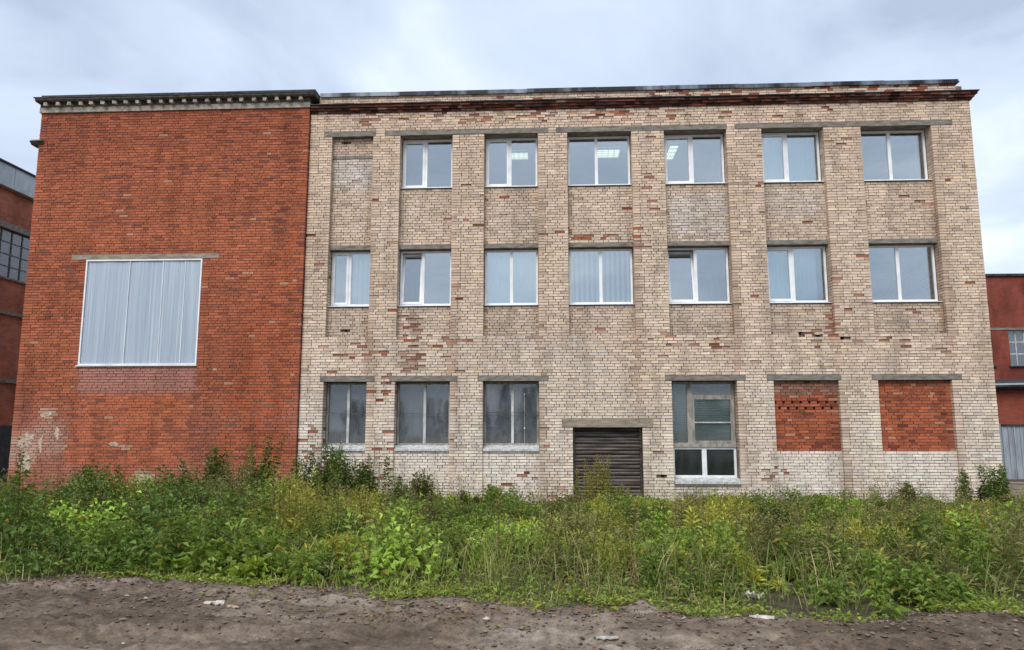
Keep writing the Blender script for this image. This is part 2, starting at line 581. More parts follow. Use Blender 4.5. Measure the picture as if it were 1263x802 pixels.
def mortar_strips(mb, rows, intervals, yf, holes=(), depth=0.1, z_of=lambda r: r * C):
    for r in rows:
        for a, b in intervals(r):
            segs = [(a, b)]
            for hr, h0, h1 in holes:
                if hr == r:
                    ns = []
                    for s0, s1 in segs:
                        if h1 <= s0 or h0 >= s1: ns.append((s0, s1)); continue
                        if h0 - s0 > 0.02: ns.append((s0, h0))
                        if s1 - h1 > 0.02: ns.append((h1, s1))
                    segs = ns
            for s0, s1 in segs:
                mb.box(s0 + 0.008, s1 - 0.008, yf + 0.042, yf + depth, z_of(r), z_of(r + 1) - JT)
                mb.box(s0 + 0.006, s1 - 0.006, yf + 0.009, yf + depth, z_of(r + 1) - JT + 0.0005, z_of(r + 1) - 0.0005)


# ---- pale building -----------------------------------------------------------
PX0, PX1 = -6.66, 11.40
BAYS = [(-6.03, -4.87), (-4.10, -2.64), (-1.75, -0.27), (0.55, 2.30), (3.20, 4.88), (5.83, 7.48), (8.48, 10.33)]
PANEL_Y = 0.16
FRAME_Y = 0.33
R = lambda z: int(round(z / C))
r_l1, r_l1t = 42, 44            # ground floor lintels
r_band = 58                     # top of plain band, pilasters start
r_s2, r_l2, r_l2t = 69, 90, 92
r_s3, r_l3, r_l3t = 113, 133, 135
r_cor, r_par, r_top = 142, 146, 149
GSILL = 18                      # ground floor sill course
LINT3 = [(-6.26, -4.80), (-4.54, -2.26), (-2.255, 0.02), (0.25, 2.62), (2.625, 4.90), (5.12, 7.98), (7.985, 10.90)]
LINT1 = [(-6.13, -4.66), (-4.25, -2.44), (-1.89, -0.02), None, (3.04, 5.11), (5.66, 7.55), (8.33, 10.58)]
DOOR = (0.61, 2.41, 26, 29, 0.33, 2.68)


def cut(segs, a, b):
    ns = []
    for s0, s1 in segs:
        if b <= s0 or a >= s1: ns.append((s0, s1)); continue
        if a - s0 > 0.03: ns.append((s0, a - 0.006))
        if s1 - b > 0.03: ns.append((b + 0.006, s1))
    return ns


def front_iv(r):
    segs = [(PX0, PX1)]
    if r >= r_cor: return []
    if r < r_l1:
        for i, (a, b) in enumerate(BAYS):
            if i == 3:
                if r < DOOR[2]: segs = cut(segs, DOOR[0], DOOR[1])
                elif r < DOOR[3]: segs = cut(segs, DOOR[4], DOOR[5])
            else:
                segs = cut(segs, a, b)
    elif r < r_l1t:
        for l in LINT1:
            if l: segs = cut(segs, *l)
    elif r_band <= r < r_l3:
        for a, b in BAYS: segs = cut(segs, a, b)
    elif r_l3 <= r < r_l3t:
        for l in LINT3: segs = cut(segs, *l)
    return segs


def panel_iv(r):
    s = []
    if r_band <= r < r_s2 or r_l2t <= r < r_s3:
        s = [(a - 0.10, b + 0.10) for a, b in BAYS]
    elif r_s3 <= r < r_l3:
        s = [(BAYS[0][0] - 0.10, BAYS[0][1] + 0.10)]
    return s


LOW_Y = 0.07


def low_iv(r):
    s = []
    if r < GSILL:
        for i in (0, 1, 2, 5, 6): s.append((BAYS[i][0] - 0.03, BAYS[i][1] + 0.03))
    if r < 7: s.append((BAYS[4][0] - 0.03, BAYS[4][1] + 0.03))
    return s


pale = thing('brick_office_building', 'three-storey pale brick building with pilasters and white framed windows', 'building', (2.4, 0, 0))


def px_of(x, z):
    """photo position of a facade point, used only to look up where the wear sits on the wall"""
    d = np.stack([x, np.full_like(x, -CAM_Y), z - CAM_Z], -1)
    u = d @ _R; w = d @ _U; f = d @ _F
    return PW / 2 + FPX * u / f, PH / 2 - FPX * w / f


# spalled clusters: centre and half size in metres on the wall, share of bricks gone to the red core
def wl(px, py, rx, ry, p):
    q = at(px, py, 0); k = 47.0
    return (q.x, q.z, rx / k, ry / k, p)


SPALL = [wl(560, 146, 110, 8, .30), wl(760, 141, 150, 9, .34), wl(930, 138, 90, 8, .26), wl(1080, 132, 80, 6, .10), wl(455, 150, 14, 10, .5),
         wl(505, 405, 16, 26, .42), wl(508, 440, 16, 20, .75), wl(465, 432, 70, 12, .15), wl(478, 500, 12, 40, .28), wl(476, 480, 8, 14, .5), wl(540, 420, 40, 8, .3),
         wl(385, 548, 14, 26, .34), wl(472, 570, 12, 30, .35), wl(740, 291, 40, 4, .42), wl(792, 300, 8, 14, .5), wl(850, 425, 60, 8, .22), wl(830, 415, 20, 6, .35),
         wl(998, 425, 26, 5, .55), wl(1100, 424, 22, 7, .28), wl(1155, 434, 10, 3, .7), wl(1060, 385, 60, 8, .06), wl(1130, 382, 16, 4, .35), wl(940, 190, 14, 60, .07),
         wl(800, 240, 10, 90, .06), wl(600, 260, 40, 50, .05), wl(700, 285, 10, 8, .3), wl(1035, 175, 18, 8, .3), wl(820, 555, 20, 6, .15), wl(960, 585, 30, 8, .25),
         wl(640, 595, 40, 12, .08), wl(690, 595, 12, 20, .18), wl(865, 294, 40, 3, .2), wl(1030, 395, 5, 22, .5), wl(560, 500, 160, 60, .015), wl(1150, 300, 30, 120, .02),
         wl(560, 350, 10, 60, .05), wl(520, 300, 200, 120, .012), wl(900, 330, 240, 120, .012), wl(805, 222, 10, 5, .2)]


def spall_p(x, z):
    p = np.zeros_like(x)
    for cx, cz, rx, rz, q in SPALL:
        d = ((x - cx) / rx) ** 2 + ((z - cz) / rz) ** 2
        p = np.maximum(p, q * np.clip(1.5 - d, 0, 1))
    return p


def pale_cols(bl, seed, panel=False):
    rg = np.random.default_rng(seed)
    x = (bl[:, 0] + bl[:, 1]) / 2; z = (bl[:, 2] + bl[:, 3]) / 2; n = len(bl)
    base = np.array([0.675, 0.525, 0.40])
    white = np.array([0.76, 0.67, 0.57])
    tan = np.array([0.57, 0.42, 0.31])
    low = smooth(4.6, 1.0, z)
    w = np.clip(low * 0.75 + 0.5 * (fbm(x * 0.5, z * 0.6, 3) - 0.5), 0, 1)
    up = np.clip(smooth(4.5, 9.0, z) * 0.32 + 0.9 * (fbm(x * 0.7 + 40, z * 0.5, 3) - 0.55), 0, 0.8)
    c = base[None] * (1 - w[:, None]) + white[None] * w[:, None]
    c = c * (1 - up[:, None]) + tan[None] * up[:, None]
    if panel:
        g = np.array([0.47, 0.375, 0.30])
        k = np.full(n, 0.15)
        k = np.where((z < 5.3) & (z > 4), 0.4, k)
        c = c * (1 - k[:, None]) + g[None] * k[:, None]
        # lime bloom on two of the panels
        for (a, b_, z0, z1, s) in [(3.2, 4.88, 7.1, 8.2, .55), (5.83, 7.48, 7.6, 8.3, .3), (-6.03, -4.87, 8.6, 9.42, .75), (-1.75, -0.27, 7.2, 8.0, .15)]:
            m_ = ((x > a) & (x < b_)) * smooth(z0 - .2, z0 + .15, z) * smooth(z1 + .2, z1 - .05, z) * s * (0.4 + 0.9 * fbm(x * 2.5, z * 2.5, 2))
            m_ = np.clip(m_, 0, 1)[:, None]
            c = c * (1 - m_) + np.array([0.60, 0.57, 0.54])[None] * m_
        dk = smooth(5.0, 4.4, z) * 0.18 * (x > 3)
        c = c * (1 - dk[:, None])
    # chalky bloom over the band above the ground floor
    m_ = np.exp(-((z - 3.9) / 0.5) ** 2) * np.exp(-((x + 1.5) / 3.2) ** 2) * 0.35 * fbm(x * 1.5, z * 2, 3) * 1.6
    c = c * (1 - m_[:, None]) + np.array([0.6, 0.54, 0.47])[None] * m_[:, None]
    # rust-brown run-off down the right-hand edges of the recesses
    for a_, b_ in BAYS:
        s_ = np.exp(-((x - b_ - 0.03) / 0.11) ** 2) * smooth(10.2, 4.0, z) * (0.15 + 0.75 * fbm(x * 1.1, z * 1.3 + b_, 3))
        s_ = np.clip(s_, 0, 0.55)[:, None]
        c = c * (1 - s_) + np.array([0.36, 0.20, 0.125])[None] * s_
    v = rg.normal(1, 0.10, n)
    v = np.where(rg.random(n) < 0.05, v * 0.78, v)
    c = c * np.clip(v, 0.5, 1.25)[:, None]
    c[:, 2] *= rg.normal(1, 0.035, n)
    # spalled to the red core
    sp = rg.random(n) < spall_p(x, z)
    red = np.array([0.33, 0.105, 0.06])[None] * np.clip(rg.normal(1, .22, n), .5, 1.5)[:, None]
    half = rg.uniform(0.25, 1.05, n).clip(0, 1)[:, None]
    c = np.where(sp[:, None], red * half + c * (1 - half), c)
    return np.clip(c, 0.02, 0.8), sp


def to_bl(lst):
    a = np.array([(x0, x1, r * C, r * C + C - JT, 0.0) for r, x0, x1 in lst])
    return a


HOLES = [(57, 6.48, 6.60), (57, 6.98, 7.10), (56, 7.62, 7.70), (34, 2.62, 2.68), (9, 2.86, 2.95), (60, -5.55, -5.49), (131, -5.75, -5.66), (130, -5.74, -5.68), (58, 6.55, 6.66)]
rows_f = range(0, r_cor)
core = MB()
mb = MB()
mortar_strips(mb, rows_f, front_iv, 0.0, HOLES)
mortar_strips(mb, range(r_band, r_l3), panel_iv, PANEL_Y, HOLES)
mortar_strips(mb, range(0, GSILL), low_iv, LOW_Y)
# solid brickwork behind the facing, with the openings left free
IN0, IN1 = 0.232, 0.45
for z0, z1, ivs in [(0, GSILL * C, low_iv(0)), ]:
    pass
def back_iv(r):
    segs = [(PX0 + 0.02, PX1 - 0.02)]
    for i, (a, b) in enumerate(BAYS):
        if i == 3 and r < DOOR[2]: segs = cut(segs, DOOR[0], DOOR[1])
        if i != 3 and GSILL <= r < r_l1 and i < 5: segs = cut(segs, a, b)
        if i == 4 and 7 <= r < GSILL: segs = cut(segs, a, b)
        if r_s2 <= r < r_l2: segs = cut(segs, a, b)
        if r_s3 <= r < r_l3 and i > 0: segs = cut(segs, a, b)
    return segs
prev = None; start = 0
for r in range(0, r_top + 1):
    cur = back_iv(r) if r < r_top else None
    if cur != prev:
        if prev is not None:
            for a, b in prev: mb.box(a, b, 0.262, IN1, start * C, r * C)
        prev = cur; start = r
wall = mb.build('wall', 'mortar', pale)
tag(wall, 'dark mortar bed of the pale brick front')

lf = lay(rows_f, front_iv, 11)
lp = lay(range(r_band, r_l3), panel_iv, 12)
ll = lay(range(0, GSILL), low_iv, 13)


def drop_holes(l):
    return [t for t in l if not any(t[0] == h[0] and t[1] < h[2] - 0.02 and t[2] > h[1] + 0.02 and t[2] - t[1] < 0.2 or
                                    (t[0] == h[0] and abs((t[1] + t[2]) / 2 - (h[1] + h[2]) / 2) < 0.07) for h in HOLES)]


lf = drop_holes(lf); lp = drop_holes(lp)
sets = []
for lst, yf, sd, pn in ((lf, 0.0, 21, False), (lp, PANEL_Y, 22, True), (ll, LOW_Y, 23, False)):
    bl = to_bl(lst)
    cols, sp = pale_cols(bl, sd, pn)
    if sd == 23: cols = np.where(sp[:, None], cols, cols * 0.5 + np.array([0.80, 0.735, 0.655])[None] * 0.5 * rng.uniform(.85, 1.08, (len(bl), 1)))
    bl[:, 4] = rng.normal(0, 0.0022, len(bl)) + np.where(sp, rng.uniform(0.006, 0.026, len(bl)), 0)
    sets.append((bl, yf, cols))
# jamb bricks: the returns of the pilasters beside windows and recesses
jl = []; jc = []
for (a, b) in BAYS:
    for r in range(GSILL, r_l3):
        for s, xe in ((-1, a), (1, b)):
            if r_l1 <= r < r_band: continue
            x0, x1 = (xe - 0.125, xe - 0.004) if s < 0 else (xe + 0.004, xe + 0.125)
            jl.append((x0, x1, r * C, r * C + C - JT, 0.0))
jl = np.array(jl)
jl = jl[~((jl[:, 0] > 0.3) & (jl[:, 1] < 2.7) & (jl[:, 2] < 3.3))]
jcol, _ = pale_cols(jl, 24)
sets.append((jl, 0.126, jcol * 0.93))
# the 300 bricks nearest the camera that stand clear of the weeds become objects of their own
bl0, yf0, c0 = sets[0]
mx = (bl0[:, 0] + bl0[:, 1]) / 2; mz = (bl0[:, 2] + bl0[:, 3]) / 2
dist = np.hypot(mx, mz - CAM_Z) + np.where((bl0[:, 1] - bl0[:, 0] < 0.24) | (bl0[:, 1] - bl0[:, 0] > 0.27) | (mz < 0.75), 99, 0)
near = np.argsort(dist)[:300]
keep = np.ones(len(bl0), bool); keep[near] = False
for i in near:
    x0, x1, z0, z1, rc = bl0[i]
    single_brick(x1 - x0, z1 - z0, c0[i], wall, 'pale_brick', (x0 + x1) / 2, yf0 + rc, z0)
for o in wall.children:
    o.matrix_parent_inverse = Matrix.Identity(4)
sets[0] = (bl0[keep], yf0, c0[keep])
vv = np.concatenate([brick_arrays(b_, y_, 0.20 if y_ == 0.126 else 0.115) for b_, y_, c_ in sets]); cc = np.concatenate([c_ for _, _, c_ in sets])
bs = link('brickwork', brick_mesh('brickwork', vv, cc), 'pale_brick', pale)
tag(bs, 'weathered cream brick facing with red spalled patches', kind='stuff')

# cornice: corbelled courses, mostly spalled red, under a tarred drip edge
ZC, HC = r_cor * C, 0.064
cl = []
for k in range(3):
    pr = 0.045 + 0.05 * k
    for t in lay([0], lambda q: [(PX0 + 0.02, PX1 + pr)], 40 + k): cl.append((t[1], t[2], ZC + k * HC, ZC + (k + 1) * HC - 0.008, -pr))
cl = np.array(cl); n = len(cl)
cc = np.array([0.085, 0.036, 0.028])[None] * np.clip(rng.normal(1, .35, n), .4, 1.9)[:, None]
pk = rng.random(n) < 0.07
cc = np.where(pk[:, None], np.array([0.26, 0.19, 0.14])[None] * rng.uniform(.6, 1, n)[:, None], cc)
pk = rng.random(n) < 0.16
cc = np.where(pk[:, None], np.array([0.22, 0.07, 0.045])[None], cc)
cl[:, 4] += rng.normal(0, 0.006, n)
cor = MB()
for k in range(3):
    pr = 0.045 + 0.05 * k
    cor.box(PX0 + 0.02, PX1 + pr - 0.01, -pr + 0.016, 0.3, ZC + k * HC + 0.001, ZC + (k + 1) * HC - 0.001)
cor_o = cor.build('cornice', 'mortar_red', pale)
cb_ = link('cornice_brickwork', brick_mesh('cornice_brickwork', brick_arrays(cl, 0.0, 0.2, 0.005), cc), 'red_brick', cor_o)
tag(cb_, 'dark red spalled cornice bricks', kind='stuff')
cor_o['label'] = 'dark corbelled brick cornice'
dr = MB()
xs = np.linspace(PX0 + 0.02, PX1 + 0.19, 30)
for a, b in zip(xs[:-1], xs[1:]):
    dz = random.uniform(-0.008, 0.008)
    dr.box(a, b - 0.001, -0.185 + random.uniform(-0.008, 0.008), 0.3, ZC + 3 * HC + 0.001 + dz * .1, ZC + 3 * HC + 0.03 + dz)
dr.build('drip_edge', 'roof_felt', cor_o)
# parapet
PYF = 0.05
lst = lay(range(144, r_top), lambda q: [(-6.45, 11.10)], 55)
bl = to_bl(lst); n = len(bl)
cols, sp = pale_cols(bl, 56)
q = rng.random(n) < np.where(bl[:, 0] > 2.5, 0.24, 0.04)
cols = np.where(q[:, None], np.array([0.32, 0.1, 0.06])[None], cols)
mp_ = MB(); mp_.box(-6.44, 11.09, PYF + 0.018, 0.4, 144 * C - 0.01, r_top * C)
par = mp_.build('parapet', 'mortar', pale)
pb = link('parapet_brickwork', brick_mesh('parapet_brickwork', brick_arrays(bl, PYF), cols), 'pale_brick', par)
tag(pb, kind='stuff')
cap = MB()
xs = np.linspace(-6.42, 11.16, 10)
for i, (a, b) in enumerate(zip(xs[:-1], xs[1:])):
    s = MB(); dz = random.uniform(-0.006, 0.006)
    s.box(a, b + 0.03, PYF - 0.05, 0.5, r_top * C + 0.002 + dz, r_top * C + 0.04 + dz)
    s.box(a, b - 0.004, PYF - 0.062, PYF - 0.052, r_top * C - 0.03 + dz, r_top * C + 0.085 + dz)
    s.build('coping_sheet', 'roof_metal', par)

# body of the building: side walls, roof, floors, inner walls
BD = 11.0
b_ = MB(); b_.box(PX1 - 0.4, PX1 - 0.02, 0.4501, BD, 0, r_par * C); b_.box(PX1 - 0.021, PX1 - 0.004, 0.115, BD, 0, r_cor * C)
b_.build('side_wall', 'side_pale', pale)
b_ = MB(); b_.box(PX0 + 0.02, PX0 + 0.3, 0.4501, BD, 0, r_par * C)
b_.build('side_wall', 'side_pale', pale)
b_ = MB(); b_.box(PX0, PX1, BD, BD + 0.3, 0, r_par * C)
b_.build('back_wall', 'far_red_x', pale)
b_ = MB(); b_.box(PX0 + 0.1, PX1 - 0.05, 0.41, BD + 0.2, r_par * C - 0.05, r_par * C + 0.1)
b_.build('flat_roof', 'roof_felt', pale)
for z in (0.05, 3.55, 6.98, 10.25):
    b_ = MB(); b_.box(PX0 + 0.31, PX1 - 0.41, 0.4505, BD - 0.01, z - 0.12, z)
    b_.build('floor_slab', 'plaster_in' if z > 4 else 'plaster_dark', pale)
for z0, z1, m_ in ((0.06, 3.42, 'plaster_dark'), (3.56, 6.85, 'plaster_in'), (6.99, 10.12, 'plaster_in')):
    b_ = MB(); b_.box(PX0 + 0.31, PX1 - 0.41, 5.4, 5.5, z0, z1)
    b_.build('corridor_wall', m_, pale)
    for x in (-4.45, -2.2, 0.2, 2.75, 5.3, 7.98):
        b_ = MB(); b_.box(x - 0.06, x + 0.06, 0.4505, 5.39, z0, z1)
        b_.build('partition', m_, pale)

# lintels
for l in LINT3:
    b_ = MB(); b_.box(l[0], l[1], -0.006, 0.35, r_l3 * C, r_l3t * C - 0.012, jit=0.004)
    b_.build('lintel', 'concrete', pale)
for i, l in enumerate(LINT1):
    if l:
        b_ = MB(); b_.box(l[0], l[1], -0.008, 0.35, r_l1 * C, r_l1t * C - 0.01, jit=0.004)
        b_.build('lintel', 'concrete', pale)
for a, b in BAYS:
    b_ = MB(); b_.box(a + 0.002, b - 0.002, PANEL_Y - 0.035, 0.35, r_l2 * C + 0.02, r_l2t * C - 0.008, jit=0.003)
    b_.build('lintel', 'concrete', pale)
b_ = MB(); b_.box(DOOR[4], DOOR[5], -0.02, 0.262, DOOR[2] * C, DOOR[3] * C + 0.01, jit=0.006)
tag(b_.build('lintel', 'concrete_warm', pale), 'long tan concrete lintel above the roller shutter')
b_ = MB(); b_.box(BAYS[0][0] + .004, BAYS[0][1] - .004, PANEL_Y - 0.012, PANEL_Y + 0.1, 9.44, 9.53, jit=0.003)
b_.build('lintel', 'concrete', pale)


# windows
def quad_frame(mb, x0, x1, z0, z1, w, y0, y1):
    mb.box(x0, x0 + w, y0, y1, z0, z1); mb.box(x1 - w, x1, y0, y1, z0, z1)
    mb.box(x0 + w, x1 - w, y0, y1, z0, z0 + w); mb.box(x0 + w, x1 - w, y0, y1, z1 - w, z1)


def pvc_window(bay, z0, z1, split=0.5, sash='L', tilt=0.0, label=None):
    a, b = bay
    x0, x1 = a + 0.012, b - 0.012
    xm = x0 + (x1 - x0) * split
    y0, y1 = FRAME_Y, FRAME_Y + 0.07
    mb = MB()
    quad_frame(mb, x0, x1, z0, z1, 0.055, y0, y1)
    mb.box(xm - 0.042, xm + 0.042, y0 + 0.001, y1 - 0.001, z0 + 0.055, z1 - 0.055)
    w = mb.build('window', 'pvc', pale)
    if label: w['label'] = label
    for side, (p, q) in (('L', (x0 + 0.055, xm - 0.042)), ('R', (xm + 0.042, x1 - 0.055))):
        zl, zh = z0 + 0.055, z1 - 0.055
        if side in sash:
            t = tilt if side == sash[0] else 0
            s = MB(); quad_frame(s, p - 0.014, q + 0.014, 0, zh - zl + 0.02, 0.06, -0.018, 0.05)
            so_ = s.build('sash', 'pvc', w)
            so_.location = (0, y0, zl - 0.01); so_.rotation_euler = (-t, 0, 0)
            s = MB(); s.box(p + 0.04, q - 0.04, 0.012, 0.030, 0.055, zh - zl - 0.035)
            g = s.build('pane', 'glass', w); g.location = (0, y0, zl - 0.01); g.rotation_euler = (-t + random.uniform(-.008, .008), 0, 0)
            hd = MB(); xh = q - 0.03 if side == 'L' else p + 0.03
            hd.box(xh - 0.012, xh + 0.012, -0.03, -0.0185, (zh - zl) * 0.45, (zh - zl) * 0.45 + 0.03)
        else:
            s = MB(); s.box(p - 0.005, q + 0.005, y0 + 0.026, y0 + 0.044, zl - 0.005, zh + 0.005)
            s.build('pane', 'glass', w)
    s = MB()
    s.profile_x([(PANEL_Y - 0.05, z0 - 0.045), (PANEL_Y - 0.05, z0 - 0.028), (FRAME_Y + 0.01, z0 + 0.012), (FRAME_Y + 0.01, z0 - 0.012)][::-1], a + 0.006, b - 0.006)
    s.build('window_sill', 'pvc', w)
    return w


Z3 = (r_s3 * C + 0.055, r_l3 * C - 0.012)
Z2 = (r_s2 * C + 0.055, r_l2 * C + 0.012)
f3 = [None, (.46, 'L', 0), (.47, 'L', 0), (.46, '', 0), (.47, 'L', 0), (.45, 'L', 0.0), (.47, '', 0)]
f2 = [(.45, 'L', 0), (.44, 'L', .12), (.5, '', 0), (.5, '', 0), (.47, 'L', .15), (.45, 'L', 0.02), (.47, '', 0)]
for i, c in enumerate(f3):
    if c: pvc_window(BAYS[i], Z3[0], Z3[1], *c)
for i, c in enumerate(f2):
    pvc_window(BAYS[i], Z2[0], Z2[1], *c, label='window with its left sash tilted open' if c[2] > 0.05 else None)

# old ground floor windows
GZ0, GZ1 = GSILL * C, r_l1 * C
for i, (a, b) in enumerate(BAYS[:3]):
    mb = MB()
    x0, x1 = a + 0.012, b - 0.012; z0, z1 = GZ0 + 0.13, GZ1 - 0.012
    y0, y1 = FRAME_Y - 0.02, FRAME_Y + 0.06
    quad_frame(mb, x0, x1, z0, z1, 0.05, y0, y1)
    w = mb.build('window', 'old_wood', pale)
    xm = (x0 + x1) / 2 + 0.03
    s = MB(); s.box(xm - 0.035, xm + 0.035, y0 - 0.015, y1 - 0.01, z0 + 0.05, z1 - 0.05, jit=0.003); s.build('mullion', 'old_paint', w)
    for p, q in ((x0 + 0.05, xm - 0.035), (xm + 0.035, x1 - 0.05)):
        s = MB(); s.box(p - 0.004, q + 0.004, y0 + 0.03, y0 + 0.036, z0 + 0.046, z1 - 0.046, jit=0.002); s.build('pane', 'glass_old', w)
    s = MB(); s.profile_x([(LOW_Y - 0.05, GZ0 - 0.02), (LOW_Y - 0.05, GZ0 + 0.03), (y0 + 0.02, z0 + 0.005), (y0 + 0.02, GZ0 - 0.02)][::-1], a + 0.006, b - 0.006)
    s.build('window_sill', 'old_paint', w)
    # security bars
    for zb in ((0.5,) if i < 2 else (0.47, 0.52)):
        s = MB(); s.tube([(a + 0.02, y0 - 0.05, z0 + (z1 - z0) * zb + (0.03 if i < 2 else 0)), ((a + b) / 2, y0 - 0.055, z0 + (z1 - z0) * zb - 0.012), (b - 0.02, y0 - 0.05, z0 + (z1 - z0) * zb)], 0.006)
        s.build('security_bar', 'steel', w)
    if i == 2:
        s = MB(); s.tube([(xm + 0.32, y0 - 0.03, z0 + 0.06), (xm + 0.32, y0 - 0.03, z1 - 0.3)], 0.004); s.box(xm + 0.30, xm + 0.335, y0 - 0.05, y0 - 0.02, z0 + 0.42, z0 + 0.47)
        s.box(xm + 0.305, xm + 0.33, y0 - 0.05, y0 - 0.02, z1 - 0.34, z1 - 0.31)
        s.build('cable_hook', 'insulator', w)

# window with an old timber upper half and a white lower half
a, b = BAYS[4]
x0, x1 = a + 0.012, b - 0.012
zt, zm, zl = GZ1 - 0.012, 1.50, 0.66
y0 = FRAME_Y - 0.02
mb = MB()
quad_frame(mb, x0, x1, zm, zt, 0.06, y0, y0 + 0.09)
xa = x0 + 0.06 + 0.36
mb.box(xa, xa + 0.14, y0 + 0.002, y0 + 0.085, zm + 0.06, zt - 0.06)
mb.box(x0 - 0.005, x1 + 0.005, y0 - 0.05, y0 + 0.02, zm - 0.05, zm + 0.03)
w = tag(mb.build('window', 'old_wood', pale), 'old timber window with a white lower sash')
s = MB(); s.box(xa + 0.14, x1 - 0.06, y0 - 0.01, y0 + 0.07, zt - 0.42, zt - 0.35); s.build('transom', 'old_wood', w)
s = MB(); quad_frame(s, xa + 0.14, x1 - 0.06, zm + 0.06, zt - 0.42, 0.05, y0 - 0.005, y0 + 0.06); s.build('sash', 'old_wood', w)
s = MB(); s.box(xa + 0.19, x1 - 0.11, y0 + 0.0, y0 + 0.05, zm + 0.57, zm + 0.60); s.build('glazing_bar', 'old_paint', w)
for p, q, c, d in ((x0 + 0.055, xa + 0.005, zm + 0.055, zt - 0.055), (xa + 0.135, x1 - 0.055, zt - 0.355, zt - 0.055), (xa + 0.185, x1 - 0.105, zm + 0.595, zt - 0.465), (xa + 0.185, x1 - 0.105, zm + 0.105, zm + 0.575)):
    s = MB(); s.box(p, q, y0 + 0.03, y0 + 0.036, c, d); s.build('pane', 'glass_blind', w)
for (p, q, c, d) in ((x0 + 0.03, x1 - 0.03, zm + 0.03, zt - 0.02),):
    s = MB()
    for k in range(26):
        z = c + (d - c) * k / 26
        s.box(p, q, y0 + 0.10, y0 + 0.108, z, z + (d - c) / 26 - 0.006)
    s.build('venetian_blind', 'curtain_old', w)
mb = MB(); quad_frame(mb, x0, x1, zl, zm - 0.052, 0.06, y0, y0 + 0.07)
xm = (x0 + x1) / 2
mb.box(xm - 0.06, xm + 0.06, y0 + 0.002, y0 + 0.068, zl + 0.06, zm - 0.112)
mb.box(xm - 0.004, xm + 0.004, y0 - 0.012, y0 + 0.002, zl + 0.0, zm - 0.06)
w2 = tag(mb.build('window', 'pvc', pale), 'white double window under the old timber window')
for p, q in ((x0 + 0.055, xm - 0.055), (xm + 0.055, x1 - 0.055)):
    s = MB(); s.box(p, q, y0 + 0.03, y0 + 0.036, zl + 0.055, zm - 0.107); s.build('pane', 'glass_dark', w2)
s = MB(); s.profile_x([(LOW_Y - 0.09, 7 * C - 0.01), (LOW_Y - 0.09, 7 * C + 0.05), (y0 + 0.02, zl + 0.004), (y0 + 0.02, 7 * C - 0.01)][::-1], a + 0.006, b + 0.03)
s.build('window_sill', 'old_paint', w2)

# roller shutter
d0, d1 = DOOR[0] + 0.008, DOOR[1] - 0.008
mb = MB()
mb.box(d0, d0 + 0.05, 0.16, 0.30, 0, DOOR[2] * C); mb.box(d1 - 0.05, d1, 0.16, 0.30, 0, DOOR[2] * C)
mb.box(d0 + 0.05, d1 - 0.05, 0.28, 0.32, 0, DOOR[2] * C)
door = tag(mb.build('roller_shutter', 'shutter_metal', pale), 'dark brown roller shutter door')
ns = 22; hs = DOOR[2] * C / ns
sm = None
for k in range(ns):
    z = k * hs
    if sm is None or k % 5 == 0:
        s = MB(); bw = random.uniform(-0.006, 0.006)
        s.profile_x([(0.236, 0.002), (0.226 + bw * .5, hs * 0.3), (0.226 + bw * .5, hs * 0.62), (0.238, hs - 0.006), (0.275, hs - 0.002), (0.275, 0.002)][::-1], d0 + 0.045, d1 - 0.045)
        sm = s.mesh('slat')
    o = link('slat', sm, 'shutter_metal', door)
    o.location = (0, random.uniform(-0.006, 0.004), z); o.rotation_euler = (random.uniform(-0.05, 0.05), 0, 0)
s = MB(); s.box(-0.27, 0.27, 0, 0, 0, 0)

# bricked up openings on the ground floor
hole_rows = {34: 8, 32: 7}
for i, lab in ((5, 'red brick infill with two rows of vent holes'), (6, 'plain red brick infill')):
    a, b = BAYS[i]
    yf = 0.12
    c2 = 0.0755
    rows = range(GSILL, r_l1)
    mb = MB()
    plain = [r for r in rows if not (i == 5 and r in hole_rows)]
    mortar_strips(mb, plain, lambda r: [(a + 0.0, b - 0.0)], yf)
    mb.box(a - 0.05, b + 0.05, 0.236, 0.262, GSILL * C, r_l1 * C)
    inf = tag(mb.build('infill', 'mortar_red', pale), lab)
    def iv(r):
        if i == 5 and r in hole_rows:
            nh = hole_rows[r]; wdt = (b - a)
            res = []; x = a + 0.004
            offs = 0.0 if r == 34 else 0.11
            for k in range(nh):
                hx = a + offs + 0.008 + k * 0.22
                if hx - x > 0.03: res.append((x, hx))
                x = hx + 0.07
            if b - x > 0.03: res.append((x, b - 0.004))
            return res
        return [(a + 0.004, b - 0.004)]
    lst = lay(rows, iv, 60 + i)
    for r, x0, x1 in lst:
        z = r * C
        v = rng.normal(1, 0.18)
        base = np.array([0.37, 0.105, 0.05]) if rng.random() > 0.22 else np.array([0.25, 0.075, 0.05])
        if i == 5 and z > 2.75: base = base * 0.45 + np.array([0.24, 0.2, 0.165]) * 0.55 * rng.uniform(.7, 1.2)
        if i == 6 and z > 3.0: base = base * 0.75 + np.array([0.24, 0.2, 0.165]) * 0.25
        col = np.clip(base * v, 0.03, 0.6)
        if rng.random() < 0.04: col = np.array([0.46, 0.22, 0.13])
        single_brick(x1 - x0, C - JT, col, inf, 'red_brick', (x0 + x1) / 2, yf + rng.normal(0, 0.004), z)
    for o in inf.children: o.matrix_parent_inverse = Matrix.Identity(4)
# small plate on the wall beside the third ground floor window
b_ = MB(); q = at(697, 521, 0); b_.box(q.x - 0.07, q.x + 0.06, -0.02, 0.02, q.z - 0.11, q.z + 0.11); b_.build('blank_plate', 'concrete_warm', pale)

